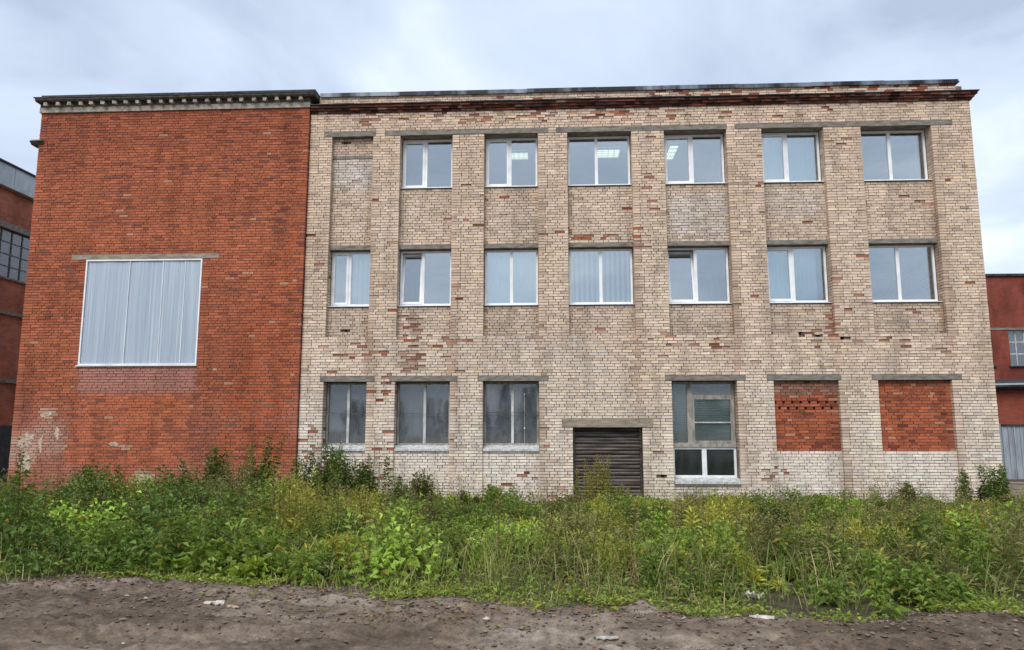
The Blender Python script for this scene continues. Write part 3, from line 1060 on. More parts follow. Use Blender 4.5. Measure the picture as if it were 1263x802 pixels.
# ---- red building ------------------------------------------------------------
RX0, RX1, RYF = -14.48, -6.68, -0.10
RT = 144                               # courses to the cornice
RWIN = (-12.79, -9.50, 3.66, 6.60)
RP = (-13.0, -9.6, 1.0, 3.2)           # later patch of brickwork
redb = thing('brick_workshop', 'windowless red brick building with dentilled cornice and one large glazed panel', 'building', (-10.6, RYF, 0))
r_w0, r_w1 = int(round(RWIN[2] / C)), int(round(RWIN[3] / C))
RLINT = (-13.22, -9.05)


def red_iv(r):
    segs = [(RX0, RX1)]
    if r_w0 <= r < r_w1: segs = cut(segs, RWIN[0], RWIN[1])
    if r_w1 <= r < r_w1 + 2: segs = cut(segs, *RLINT)
    return segs


mb = MB()
prev = None; start = 0
for r in range(0, RT + 1):
    cur = red_iv(r) if r < RT else None
    if cur != prev:
        if prev is not None:
            for a, b in prev: mb.box(a + 0.006, b - 0.006, RYF + 0.017, RYF + 0.4, start * C, r * C)
        prev = cur; start = r
rwall = tag(mb.build('wall', 'mortar_red', redb), 'mortar bed of the red brick front')
lst = lay(range(0, RT), red_iv, 71)
bl = to_bl(lst); n = len(bl)
x = (bl[:, 0] + bl[:, 1]) / 2; z = (bl[:, 2] + bl[:, 3]) / 2
rg = np.random.default_rng(5)
c = np.array([0.385, 0.120, 0.062])[None] * np.clip(rg.normal(1, 0.11, n), .6, 1.4)[:, None]
c = c * (0.82 + 0.36 * fbm(x * 0.35 + 11, z * 1.1 + 3, 4))[:, None]
dk = rg.random(n) < (0.10 + 0.6 * (fbm(x * 0.5, z * 2.2, 3) - 0.5)).clip(0.01, 0.35)
c = np.where(dk[:, None], np.array([0.27, 0.092, 0.064])[None] * rg.uniform(.8, 1.15, n)[:, None], c)
og = rg.random(n) < 0.06
c = np.where(og[:, None], np.array([0.40, 0.13, 0.06])[None] * rg.uniform(.8, 1.15, n)[:, None], c)
lt = rg.random(n) < 0.006
c = np.where(lt[:, None], np.array([0.48, 0.25, 0.16])[None], c)
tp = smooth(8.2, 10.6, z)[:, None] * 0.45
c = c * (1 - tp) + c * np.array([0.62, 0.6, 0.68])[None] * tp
# pale washed zone under the panel and along the foot
wash = smooth(RWIN[0] - .1, RWIN[0] + .1, x) * smooth(RWIN[1] + .1, RWIN[1] - .1, x) * smooth(2.75, 3.0, z) * smooth(3.72, 3.6, z) * 0.75
foot = smooth(3.3, 1.6, z) * 0.5 * np.clip(1.6 * fbm(x * 0.6 + 7, z * 0.7, 3) - 0.2, 0, 1)
patch = (x > -12.95) & (x < -9.65) & (z < 2.85) & (z > 1.0)
foot = np.where(patch, foot * 0.3, foot)
ww = np.clip(np.maximum(wash, foot), 0, 0.8)[:, None]
c = np.where(patch[:, None], c * np.array([1.12, 1.05, 0.95])[None], c)
c = c * (1 - ww) + np.array([0.42, 0.21, 0.17])[None] * ww
# lime and plaster remains
lime = np.zeros(n)
for (px, py, rx, ry, s) in [(30, 555, 16, 22, .45), (60, 540, 22, 20, .3), (58, 510, 12, 6, .5), (78, 552, 5, 4, .5), (178, 589, 14, 8, .5), (225, 577, 6, 4, .6), (155, 551, 9, 3, .5), (325, 571, 6, 3, .4)]:
    q = at(px, py, RYF)
    d = ((x - q.x) / (rx / 43)) ** 2 + ((z - q.z) / (ry / 43)) ** 2
    lime = np.maximum(lime, s * np.clip(1.6 - d, 0, 1) * rg.uniform(0.5, 1.1, n))
c = c * (1 - np.clip(lime, 0, .95)[:, None]) + np.array([0.62, 0.52, 0.40])[None] * np.clip(lime, 0, .95)[:, None]
c = np.clip(c, 0.02, 0.7)
bl[:, 4] = rg.normal(0, 0.003, n)
bl[:, 4] += np.where(patch, 0.006, 0)
dist = np.hypot(x, z - CAM_Z) + np.where((bl[:, 1] - bl[:, 0] < 0.24) | (bl[:, 1] - bl[:, 0] > 0.27) | (z < 1.0), 99, 0)
near = np.argsort(dist)[:300]
keep = np.ones(n, bool); keep[near] = False
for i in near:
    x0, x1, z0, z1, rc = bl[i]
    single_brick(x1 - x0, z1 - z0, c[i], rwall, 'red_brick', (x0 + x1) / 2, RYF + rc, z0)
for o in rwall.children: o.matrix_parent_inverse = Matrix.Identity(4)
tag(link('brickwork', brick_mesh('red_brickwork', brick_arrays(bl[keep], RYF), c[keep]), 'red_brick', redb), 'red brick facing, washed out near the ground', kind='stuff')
def patch_of(px, py, rx, ry, seed):
    q = at(px, py, RYF); rp = random.Random(seed); mb = MB(); m_ = 22
    rim = []
    for k in range(m_):
        t = 2 * math.pi * k / m_; u = rp.uniform(0.45, 1.15)
        rim.append((q.x + math.cos(t) * rx / 44 * u, q.z + math.sin(t) * ry / 44 * u))
    P_ = [(x_, RYF - 0.009, z_) for x_, z_ in rim] + [(x_, RYF + 0.006, z_) for x_, z_ in rim] + [(q.x, RYF - 0.014, q.z)]
    mb.poly(P_, [(k, (k + 1) % m_, 2 * m_) for k in range(m_)] + [(k, m_ + k, m_ + (k + 1) % m_, (k + 1) % m_) for k in range(m_)])
    mb.build('plaster_patch', 'plaster_white', redb)


for k, (px, py, rx, ry) in enumerate([(29, 546, 11, 7), (32, 570, 6, 15), (36, 538, 7, 5), (50, 548, 3, 11), (70, 534, 4, 9), (178, 590, 11, 7), (141, 548, 8, 3), (58, 511, 8, 4)]): patch_of(px, py, rx, ry, 300 + k)
# body
b_ = MB(); b_.box(RX0 + 0.004, RX0 + 0.38, RYF + 0.401, 10, 0, RT * C); b_.box(RX0 - 0.0, RX0 + 0.004, RYF + 0.115, 10, 0, RT * C); b_.build('side_wall', 'side_red', redb)
b_ = MB(); b_.box(RX1 - 0.36, RX1 - 0.004, RYF + 0.401, 10, 0, RT * C + 0.3); b_.build('side_wall', 'side_red', redb)
b_ = MB(); b_.box(RX0 + 0.39, RX1 - 0.37, 9.6, 10, 0, RT * C); b_.build('back_wall', 'far_red_x', redb)
# lintel and glazed panel
b_ = MB(); b_.box(RLINT[0], RLINT[1], RYF - 0.006, RYF + 0.3, r_w1 * C, (r_w1 + 2) * C - 0.01, jit=0.004)
tag(b_.build('lintel', 'concrete_warm', redb), 'tan concrete lintel over the glazed panel')
wz0, wz1 = r_w0 * C + 0.01, r_w1 * C - 0.01
mb = MB(); quad_frame(mb, RWIN[0], RWIN[1], wz0, wz1, 0.04, RYF - 0.015, RYF + 0.07)
pw = tag(mb.build('glazed_panel', 'pvc', redb), 'large window of ribbed translucent sheets in a white frame')
xj = [RWIN[0] + 0.05, RWIN[0] + 1.25, RWIN[0] + 2.2, RWIN[0] + 2.82, RWIN[1] - 0.05]
for k in range(4):
    s = MB(); p0, p1 = xj[k] + 0.004, xj[k + 1] - 0.004
    nr = int((p1 - p0) / 0.03)
    for q in range(nr):
        u0 = p0 + (p1 - p0) * q / nr; u1 = p0 + (p1 - p0) * (q + 1) / nr
        dy_ = 0.004 * (q % 2) + 0.006 * math.sin(k * 2 + q * 0.25)
        s.poly([(u0, RYF + 0.02 + dy_, wz0 + 0.05), (u1, RYF + 0.02 + dy_ + 0.002, wz0 + 0.05), (u1, RYF + 0.02 + dy_ + 0.002, wz1 - 0.05), (u0, RYF + 0.02 + dy_, wz1 - 0.05)], [(0, 1, 2, 3)])
    s.box(p0, p1, RYF + 0.032, RYF + 0.045, wz0 + 0.05, wz1 - 0.05)
    s.build('sheet', 'polycarbonate', pw)
    if k:
        s = MB(); s.box(xj[k] - 0.007, xj[k] + 0.007, RYF - 0.004, RYF + 0.03, wz0 + 0.055, wz1 - 0.055); s.build('joint_strip', 'pvc', pw)
s = MB(); s.profile_x([(RYF - 0.05, wz0 - 0.035), (RYF - 0.05, wz0 - 0.015), (RYF + 0.02, wz0 - 0.002), (RYF + 0.02, wz0 - 0.035)][::-1], RWIN[0] - 0.05, RWIN[1] + 0.02)
s.build('window_sill', 'pvc', pw)
# cornice: light band, dentils, slab, felt
zc = RT * C
b_ = MB(); xs = np.linspace(RX0 - 0.03, RX1 + 0.02, 13)
for a, b in zip(xs[:-1], xs[1:]): b_.box(a, b - 0.002, RYF - 0.05 + random.uniform(-.006, .006), RYF + 0.4, zc + 0.001, zc + 0.15 + 0.0)
cor2 = tag(b_.build('cornice', 'stone_light', redb), 'pale stone cornice band')
dm = None
x = RX0 + 0.22
k = 0
while x < RX1 - 0.1:
    if random.random() > 0.04:
        s = MB(); s.box(-0.05, 0.05, -0.14, 0.0, 0, 0.09, jit=0.012); 
        if k % 4 == 0 or dm is None: dm = s.mesh('dentil')
        o = link('dentil', dm, 'stone_light', cor2); o.location = (x + random.uniform(-0.02, 0.02), RYF - 0.045, zc + 0.165); o.matrix_parent_inverse = Matrix.Identity(4); o.parent = cor2
    x += 0.335; k += 1
b_ = MB(); b_.box(RX0 - 0.02, RX1 + 0.02, RYF - 0.05, RYF + 0.4, zc + 0.151, zc + 0.269); b_.build('frieze', 'slab_dark', cor2)
b_ = MB(); b_.profile_x([(RYF - 0.19, zc + 0.27), (RYF - 0.24, zc + 0.31), (RYF - 0.24, zc + 0.38), (RYF + 0.5, zc + 0.38), (RYF + 0.5, zc + 0.27)][::-1], RX0 - 0.07, RX1 + 0.22)
b_.build('slab', 'slab_dark', cor2)
b_ = MB(); xs = np.linspace(RX0 - 0.08, RX1 + 0.23, 9)
for a, b in zip(xs[:-1], xs[1:]):
    q = random.uniform(-.012, .012); b_.box(a + (0.22 if a < RX0 else 0), b - 0.001, RYF - 0.26 + q, 10, zc + 0.381, zc + 0.42 + q * 0.5)
b_.box(RX0 - 0.10, RX1 + 0.235, RYF - 0.26, RYF - 0.241, zc + 0.35, zc + 0.382)
b_.build('roof_felt', 'roof_felt', redb)
# stub ledge at the corner
q = at(49, 175, RYF)
b_ = MB(); b_.profile_x([(RYF - 0.12, q.z - 0.02), (RYF - 0.02, q.z - 0.10), (RYF + 0.3, q.z - 0.10), (RYF + 0.3, q.z + 0.04), (RYF - 0.04, q.z + 0.05)][::-1], RX0 - 0.20, RX0 + 0.14)
b_.build('corner_ledge', 'slab_dark', redb)

# ---- ceiling lights, blinds --------------------------------------------------
def ceiling_light(px, py, fl, label, y=1.6, w=0.6, d=0.6, rz=0.0):
    z = (10.12 if fl == 3 else 6.85) - 0.02
    q = at(px, py, 0)
    # where the ray through the window meets the ceiling
    g = atz(px, py, z)
    t = thing('ceiling_light', label, 'light', (g.x, g.y, z), 'office ceiling lights')
    mb = MB(); quad_frame2 = [(-w / 2, w / 2, -d / 2, -d / 2 + 0.03), (-w / 2, w / 2, d / 2 - 0.03, d / 2), (-w / 2, -w / 2 + 0.03, -d / 2 + 0.03, d / 2 - 0.03), (w / 2 - 0.03, w / 2, -d / 2 + 0.03, d / 2 - 0.03)]
    for a, b, c_, e_ in quad_frame2: mb.box(a, b, c_, e_, -0.05, 0.015)
    for k in (1, 2, 3): mb.box(-w / 2 + w * k / 4 - 0.006, -w / 2 + w * k / 4 + 0.006, -d / 2 + 0.03, d / 2 - 0.03, -0.045, -0.02)
    for k in (1, 2, 3): mb.box(-w / 2 + 0.03, w / 2 - 0.03, -d / 2 + d * k / 4 - 0.006, -d / 2 + d * k / 4 + 0.006, -0.044, -0.021)
    f = bpy.data.objects.new('frame', mb.mesh('frame')); f.data.materials.append(M['pvc']); COL.objects.link(f); f.parent = t
    mb = MB(); mb.box(-w / 2 + 0.03, w / 2 - 0.03, -d / 2 + 0.03, d / 2 - 0.03, -0.015, 0.0)
    f = bpy.data.objects.new('diffuser', mb.mesh('diffuser')); f.data.materials.append(M['lamp']); COL.objects.link(f); f.parent = t
    t.rotation_euler.z = rz
    return t


ceiling_light(640, 191, 3, 'lit square ceiling light in the third top-floor window from the left, bricked-up bay included')
ceiling_light(750, 188, 3, 'lit square ceiling light behind the top-floor window above the roller shutter bay', w=0.7, d=0.7)
ceiling_light(828, 187, 3, 'lit oblong ceiling light in the left pane of the fifth top-floor bay', w=0.3, d=1.2)
ceiling_light(940, 180, 3, 'lit oblong ceiling light by the left edge of the sixth top-floor bay', w=0.3, d=1.2)
ceiling_light(645, 335, 2, 'lit square ceiling light behind the pale blind of the third middle-floor window')


def blind(bay, fl, x0f, x1f, y, label, gap=0.0, ang=0.12):
    a, b = BAYS[bay]
    z0, z1 = Z3 if fl == 3 else Z2
    xa, xb = a + (b - a) * x0f, a + (b - a) * x1f
    t = thing('vertical_blind', label, 'blind', ((xa + xb) / 2, y, z0 - 0.05), 'office window blinds')
    n = max(3, int((xb - xa) / (0.115 + gap)))
    mb = MB(); mb.box(xa - (xa + xb) / 2, xb - (xa + xb) / 2, -0.02, 0.02, z1 - z0 + 0.05, z1 - z0 + 0.09)
    f = bpy.data.objects.new('head_rail', mb.mesh('head_rail')); f.data.materials.append(M['pvc']); COL.objects.link(f); f.parent = t
    mb = MB(); h = z1 - z0 + 0.05
    mb.poly([(-0.06, 0.01, 0), (0, -0.008, 0), (0.06, 0.01, 0), (-0.06, 0.01, h), (0, -0.008, h), (0.06, 0.01, h),
             (-0.06, 0.012, 0), (0, -0.006, 0), (0.06, 0.012, 0), (-0.06, 0.012, h), (0, -0.006, h), (0.06, 0.012, h)],
            [(0, 1, 4, 3), (1, 2, 5, 4), (7, 6, 9, 10), (8, 7, 10, 11)])
    me = mb.mesh('slat'); me.materials.append(M['blind'])
    for k in range(n):
        o = bpy.data.objects.new('slat', me); COL.objects.link(o); o.parent = t
        o.location = (xa + (xb - xa) * (k + .5) / n - (xa + xb) / 2, random.uniform(-.004, .004), 0)
        o.rotation_euler.z = ang + random.uniform(-0.06, 0.06)


blind(0, 2, 0.5, 0.98, 0.48, 'pale vertical blind in the right pane of the leftmost middle-floor window')
blind(2, 2, 0.02, 0.98, 0.47, 'closed pale vertical blind filling the third middle-floor window', ang=0.05)
blind(3, 2, 0.02, 0.98, 0.47, 'striped vertical blind with turned slats in the fourth middle-floor window', gap=0.02, ang=0.75)
blind(5, 2, 0.0, 0.86, 0.47, 'pale green vertical blind in the sixth middle-floor window', ang=0.04)
blind(5, 3, 0.0, 0.95, 0.47, 'pale green vertical blind in the sixth top-floor window', ang=0.04)

# ------------------------------------------------------------------ neighbours
# left: workshop whose long side runs away from the camera
LX = -20.0
q0 = lambda px, py: (lambda d: CAM_Z + d[2] * (LX / d[0]))((px - PW / 2) / FPX * _R - (py - PH / 2) / FPX * _U + _F)
qy = lambda px, py: (lambda d: CAM_Y + d[1] * (LX / d[0]))((px - PW / 2) / FPX * _R - (py - PH / 2) / FPX * _U + _F)
zt_, zb_ = q0(0, 199), q0(0, 230)
ws0, ws1 = q0(0, 342), q0(0, 279)
yl = qy(0, 300)
left = thing('workshop_hall', 'distant red brick hall with metal clad top and gridded window at the left edge', 'building', (LX, yl, 0))
b_ = MB(); b_.box(LX - 12, LX, yl - 4, yl + 40, 0, ws0 - 0.02); b_.box(LX - 12, LX - 0.002, yl - 4, yl - 2.6, ws0 - 0.02, ws1)
b_.box(LX - 12, LX, yl - 4, yl + 40, ws1 + 0.22, zb_)
b_.build('wall', 'far_red_y', left)
b_ = MB(); b_.box(LX - 0.3, LX + 0.05, yl - 3, yl + 40, ws1 + 0.001, ws1 + 0.22); b_.build('lintel', 'concrete', left)
b_ = MB(); b_.box(LX - 0.1, LX + 0.08, yl - 2.6, yl + 40, ws0 - 0.018, ws0 + 0.05); b_.build('window_sill', 'concrete', left)
b_ = MB()
for k in range(0, 30): b_.box(LX + 0.02 - 12, LX + 0.06, yl - 4 + k * 1.45, yl - 4 + k * 1.45 + 1.43, zb_ + 0.15, zt_)
b_.build('cladding', 'clad_metal', left)
b_ = MB(); b_.box(LX - 12, LX + 0.25, yl - 4, yl + 40, zb_ + 0.001, zb_ + 0.148); b_.build('eaves', 'clad_metal', left)
b_ = MB(); b_.box(LX - 12, LX + 0.14, yl - 4, yl + 40, zt_ + 0.001, zt_ + 0.06); b_.build('roof', 'roof_felt', left)
y = yl - 2.6
k = 0
for k in range(6):
    fr = MB()
    ya, yb = yl - 2.6 + k * 2.2, yl - 2.6 + (k + 1) * 2.2 - 0.01
    for j in range(5): fr.box(LX - 0.14, LX - 0.08, ya + (yb - ya) * j / 4 - 0.025, ya + (yb - ya) * j / 4 + 0.025, ws0 + 0.05, ws1)
    for j in range(5): fr.box(LX - 0.13, LX - 0.09, ya, yb, ws0 + 0.05 + (ws1 - ws0 - 0.06) * j / 4 - 0.02, ws0 + 0.05 + (ws1 - ws0 - 0.06) * j / 4 + 0.02)
    w = fr.build('window', 'steel', left)
    for j in range(4):
        for i in range(4):
            s = MB(); u0 = ya + (yb - ya) * j / 4 + 0.02; u1 = ya + (yb - ya) * (j + 1) / 4 - 0.02; hz = (ws1 - ws0 - 0.06) / 4
            s.box(LX - 0.115, LX - 0.105, u0, u1, ws0 + 0.06 + hz * i, ws0 + 0.05 + hz * (i + 1)); 
            g_ = s.build('pane', 'glass_far', w)
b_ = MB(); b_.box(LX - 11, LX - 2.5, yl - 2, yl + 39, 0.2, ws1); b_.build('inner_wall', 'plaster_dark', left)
for zf, lab in ((q0(0, 470), 'string_course'), (q0(0, 385), 'string_course')):
    b_ = MB(); b_.box(LX - 0.1, LX + 0.09, yl - 4, yl + 40, zf - 0.05, zf + 0.07); b_.build('string_course', 'concrete', left)
b_ = MB(); zz1 = q0(0, 525); b_.box(LX - 0.1, LX + 0.02, yl - 1.5, yl + 3, 0, zz1); b_.build('doorway', 'roof_felt', left)

# right: red hall across the yard, a lower annex and a metal gate before it
RYb = 24.0
pr_ = lambda px, py: at(px, py, RYb)
zr = pr_(1240, 341).z; xl = pr_(1195, 400).x
right = thing('brick_hall', 'plain red brick hall behind the right corner of the pale building', 'building', (xl, RYb, 0))
wA = (pr_(1243, 407), pr_(1290, 451)); wB = (pr_(1217, 407), pr_(1226, 447))
b_ = MB()
xs = [xl - 6, wB[0].x, wB[1].x, wA[0].x, wA[1].x, xl + 40]
za_, zb2 = wA[1].z, wA[0].z
b_.box(xs[0], xs[5], RYb, RYb + 8, 0, za_)
b_.box(xs[0], xs[5], RYb, RYb + 8, zb2, zr)
for a, b in ((xs[0], xs[1]), (xs[2], xs[3]), (xs[4], xs[5])): b_.box(a, b, RYb, RYb + 7.9, za_ + 0.001, zb2 - 0.001)
b_.build('wall', 'far_red_x', right)
b_ = MB(); b_.box(xs[0], xs[5], RYb - 0.12, RYb + 8, zr + 0.001, zr + 0.14); b_.build('coping', 'roof_felt', right)
b_ = MB(); b_.box(xs[0], xs[5], RYb - 0.03, RYb - 0.001, zb2, zb2 + 0.12); b_.build('lintel', 'concrete', right)
for (a, b), nx_ in (((xs[3], xs[4]), 4), ((xs[1], xs[2]), 1)):
    fr = MB()
    for j in range(nx_ + 1): fr.box(a + (b - a) * j / nx_ - 0.03, a + (b - a) * j / nx_ + 0.03, RYb + 0.18, RYb + 0.24, za_, zb2)
    for j in range(4): fr.box(a, b, RYb + 0.185, RYb + 0.235, za_ + (zb2 - za_) * j / 3 - 0.03, za_ + (zb2 - za_) * j / 3 + 0.03)
    w = fr.build('window', 'old_paint' if nx_ > 1 else 'steel', right)
    for j in range(nx_):
        for i in range(3):
            s = MB(); u0 = a + (b - a) * j / nx_ + 0.028; u1 = a + (b - a) * (j + 1) / nx_ - 0.028; hz = (zb2 - za_) / 3
            s.box(u0, u1, RYb + 0.205, RYb + 0.215, za_ + hz * i + 0.02, za_ + hz * (i + 1) - 0.02); s.build('pane', 'glass_far' if nx_ > 1 else 'roof_felt', w)
    s = MB(); s.box(a - 0.1, b + 0.1, RYb - 0.12, RYb + 0.2, za_ - 0.08, za_ - 0.001); s.build('window_sill', 'roof_felt', w)
# annex set at an angle, its roof edge coming forward to the right
p1 = at(1222, 474, 16.0)
annex = thing('low_annex', 'low dark brick annex with a sloping roof edge beside the pale building', 'building', (p1.x, 16.0, 0))
annex.rotation_euler.z = -0.42
gtop = at(1250, 526, 9.0).z
zA = p1.z


def local(mb, name, m):
    o = bpy.data.objects.new(name, mb.mesh(name)); o.data.materials.append(M[m]); COL.objects.link(o); o.parent = annex
    return o


b_ = MB(); b_.box(-5, 20, 0.35, 7, 0, zA - 0.12); local(b_, 'wall', 'far_red_x')
b_ = MB(); b_.profile_x([(-0.1, zA - 0.14), (-0.1, zA - 0.03), (7, zA + 0.6), (7, zA - 0.12), (0.3, zA - 0.3)][::-1], -5.3, 20.3); local(b_, 'roof', 'roof_felt')
b_ = MB(); b_.box(-5.31, 20.31, -0.13, -0.101, zA - 0.06, zA + 0.02); local(b_, 'fascia', 'clad_metal')
# gate
gx0 = at(1236, 560, 9.0).x
gate = thing('metal_gate', 'blue-grey ribbed metal gate at the right edge behind the weeds', 'gate', (gx0, 9.0, 0))
for k in range(7):
    s = MB(); x0_ = gx0 + k * 0.42
    s.box(x0_, x0_ + 0.41, 9.0, 9.03, 0.1, gtop)
    s.box(x0_ + 0.05, x0_ + 0.10, 8.96, 9.0, 0.1, gtop - 0.02); s.box(x0_ + 0.28, x0_ + 0.32, 8.97, 9.0, 0.1, gtop - 0.02)
    s.build('panel', 'gate_metal', gate)
s = MB(); s.box(gx0 - 0.05, gx0 + 3, 8.95, 9.05, gtop + 0.001, gtop + 0.08); s.build('rail', 'roof_felt', gate)
s = MB(); s.box(gx0 - 0.12, gx0 - 0.02, 8.9, 9.1, 0, gtop + 0.1); s.build('post', 'gate_metal', gate)

# ------------------------------------------------------------------ plants
class Leaves:
    def __init__(s):
        s.v = []; s.c = []; s.gv = []; s.gc = []

    def leaves(s, base, d, ln, wd, col, fold=0.25, droop=0.25):
        """folded leaves. base,d (N,3); ln,wd (N,); col (N,3)"""
        n = len(base)
        d = d / np.linalg.norm(d, axis=1)[:, None]
        side = np.cross(d, np.array([0, 0, 1.0])[None]); ls = np.linalg.norm(side, axis=1)[:, None]
        side = np.where(ls > 1e-3, side / np.maximum(ls, 1e-3), np.array([1.0, 0, 0])[None])
        roll = rng.normal(0, 0.5, n)[:, None]
        up = np.cross(side, d)
        side, up = side * np.cos(roll) + up * np.sin(roll), up * np.cos(roll) - side * np.sin(roll)
        mid = base + d * (ln * 0.45)[:, None]
        tip = base + d * ln[:, None] - np.array([0, 0, 1.0])[None] * (ln * droop)[:, None]
        a = mid + side * (wd * 0.5)[:, None] + up * (wd * fold)[:, None]
        b = mid - side * (wd * 0.5)[:, None] + up * (wd * fold)[:, None]
        s.v.append(np.stack([base, a, tip, b], 1)); s.c.append(col)

    def blades(s, base, d, h, wd, bend, col):
        """grass blades: base (N,3), d (N,2) lean direction"""
        n = len(base)
        dd = np.concatenate([d, np.zeros((n, 1))], 1)
        sd = np.stack([-d[:, 1], d[:, 0], np.zeros(n)], 1)
        sd = sd / np.maximum(np.linalg.norm(sd, axis=1), 1e-4)[:, None]
        ang = rng.uniform(0, 2 * np.pi, n); sd = np.stack([np.cos(ang), np.sin(ang) * 0.4, np.zeros(n)], 1)
        z = np.array([0, 0, 1.0])[None]
        m1 = base + z * (h * 0.55)[:, None] + dd * (bend * 0.3)[:, None]
        m2 = base + z * (h * 0.9)[:, None] + dd * (bend * 0.75)[:, None]
        t = base + z * (h * np.clip(1.0 - bend * 0.35, 0.4, 1))[:, None] + dd * (bend * 1.2)[:, None]
        w = (wd * 0.5)[:, None]
        s.gv.append(np.stack([base - sd * w, base + sd * w, m1 - sd * w * .9, m1 + sd * w * .9, m2 - sd * w * .6, m2 + sd * w * .6, t], 1)); s.gc.append(col)

    def mesh(s, name):
        vs = []; lo = []; to = []; cs = []; off = 0
        if s.v:
            v = np.concatenate(s.v); n = len(v)
            f = np.array([(0, 1, 2), (0, 2, 3)])
            ff = (np.arange(n)[:, None, None] * 4 + f[None]).reshape(-1)
            vs.append(v.reshape(-1, 3)); lo.append(ff); to.append(np.full(n * 2, 3)); cs.append(np.repeat(np.concatenate(s.c), 2, 0)); off = n * 4
        if s.gv:
            v = np.concatenate(s.gv); n = len(v)
            b = np.arange(n)[:, None] * 7 + off
            ff = np.concatenate([b + np.array([0, 1, 3, 2])[None], b + np.array([2, 3, 5, 4])[None], b + np.array([4, 5, 6])[None]], 1)
            vs.append(v.reshape(-1, 3)); lo.append(ff.reshape(-1)); to.append(np.tile([4, 4, 3], n)); cs.append(np.repeat(np.concatenate(s.gc), 3, 0))
        to = np.concatenate(to); st = np.concatenate([[0], np.cumsum(to)[:-1]])
        return mk_mesh(name, np.concatenate(vs), np.concatenate(lo), st, to, np.clip(np.concatenate(cs), 0.005, 0.8))


def herb(LV, x, y, h, nl, ln, wd, col, spread=0.0, lean=0.15, e0=0.1, top=1.0, cvar=0.2, stem=True, zbase=None, droop=0.3, stem_col=None):
    """leafy stems. arrays x,y,h (P,), nl leaves per stem"""
    P = len(x)
    z0 = ground_z(x, y) if zbase is None else zbase
    la = rng.uniform(0, 2 * np.pi, P); lm = rng.uniform(0, lean, P) * h
    tipx = np.cos(la) * lm; tipy = np.sin(la) * lm
    t = np.linspace(e0, 1.0, nl)[None] + rng.normal(0, 0.02, (P, nl))
    t = np.clip(t, 0.03, 1.02)
    az = (np.arange(nl) * 2.4)[None] + rng.uniform(0, 6.28, P)[:, None] + rng.normal(0, 0.3, (P, nl))
    bx = x[:, None] + tipx[:, None] * t ** 1.6; by = y[:, None] + tipy[:, None] * t ** 1.6; bz = z0[:, None] + h[:, None] * t
    el = 0.15 + 0.75 * (t ** 2) + rng.normal(0, 0.25, (P, nl))
    d = np.stack([np.cos(az) * np.cos(el), np.sin(az) * np.cos(el), np.sin(el)], -1)
    sz = np.clip(1.15 - 0.75 * np.abs(t - 0.45) ** 1.0, 0.35, 1.2) * rng.uniform(0.7, 1.25, (P, nl))
    lnv = np.broadcast_to(np.asarray(ln), (P,))[:, None] * sz
    wdv = np.broadcast_to(np.asarray(wd), (P,))[:, None] * sz
    off = spread * np.broadcast_to(lnv, (P, nl))
    base = np.stack([bx + d[..., 0] * off, by + d[..., 1] * off, bz], -1)
    c = np.asarray(col, float)
    if c.ndim == 1: c = np.broadcast_to(c, (P, 3))
    cp = c * np.clip(rng.normal(1, cvar * 0.7, (P, 1)), .5, 1.6)
    cl_ = cp[:, None, :] * np.clip(rng.normal(1, cvar, (P, nl, 1)), .45, 1.7)
    yl_ = rng.random((P, nl)) < 0.03
    cl_ = np.where(yl_[..., None], np.array([0.30, 0.24, 0.04]), cl_)
    LV.leaves(base.reshape(-1, 3), d.reshape(-1, 3), lnv.reshape(-1), wdv.reshape(-1), cl_.reshape(-1, 3), droop=droop)
    if stem:
        sc = np.broadcast_to(np.array([0.09, 0.075, 0.035]) if stem_col is None else np.array(stem_col), (P, 3))
        la_ = np.stack([tipx, tipy], 1)
        n = P
        base = np.stack([x, y, z0], 1)
        w = np.clip(0.006 + 0.004 * h, 0.005, 0.014)
        for ang in (0.0, 1.57):
            sd = np.stack([np.full(n, math.cos(ang)), np.full(n, math.sin(ang)), np.zeros(n)], 1)
            pt = lambda tt: np.stack([x + tipx * tt ** 1.6, y + tipy * tt ** 1.6, z0 + h * tt], 1)
            ww = w[:, None] * 0.5
            LV.gv.append(np.stack([base - sd * ww, base + sd * ww, pt(.4) - sd * ww * .8, pt(.4) + sd * ww * .8, pt(.8) - sd * ww * .6, pt(.8) + sd * ww * .6, pt(1.0)], 1)); LV.gc.append(sc * rng.uniform(.7, 1.2, (n, 1)))


def scatter(n, x0, x1, y0=None, y1=-0.15, edge=0.0, dens=None):
    """random spots between the front edge of the weeds and the wall"""
    x = rng.uniform(x0, x1, n); e = edge_y(x) + edge if y0 is None else np.full(n, y0)
    y = e + (y1 - e) * rng.random(n)
    if dens is not None:
        k = rng.random(n) < dens(x, y)
        x, y = x[k], y[k]
    return x, y


def pxx(x, y):
    """rough photo column of a ground spot, to choose the species that grow there"""
    return PW / 2 + FPX * np.tan(np.arctan2(x, y - CAM_Y) - YAW)


def height_env(x, y):
    """how high the growth stands: low at the front edge and close to the wall"""
    e = edge_y(x)
    a = smooth(0.0, 2.4, y - e)
    c = 0.26 + 0.42 * a
    nearwall = smooth(-4.5, -0.8, y)
    c = c * (1 - 0.38 * nearwall)
    p = pxx(x, y)
    c = c * (1.0 + 0.22 * smooth(380, 200, p) - 0.10 * smooth(420, 520, p))
    return c * (0.24 + 1.12 * fbm(x * 0.8 + 2, y * 0.8, 3)) * (1 - 0.12 * smooth(340, 440, p))


G_DEEP = np.array([0.092, 0.148, 0.028]); G_MID = np.array([0.185, 0.24, 0.045]); G_YEL = np.array([0.29, 0.29, 0.05]); G_OLV = np.array([0.215, 0.21, 0.075]); G_BRT = np.array([0.215, 0.305, 0.05]); G_DRY = np.array([0.29, 0.22, 0.11])

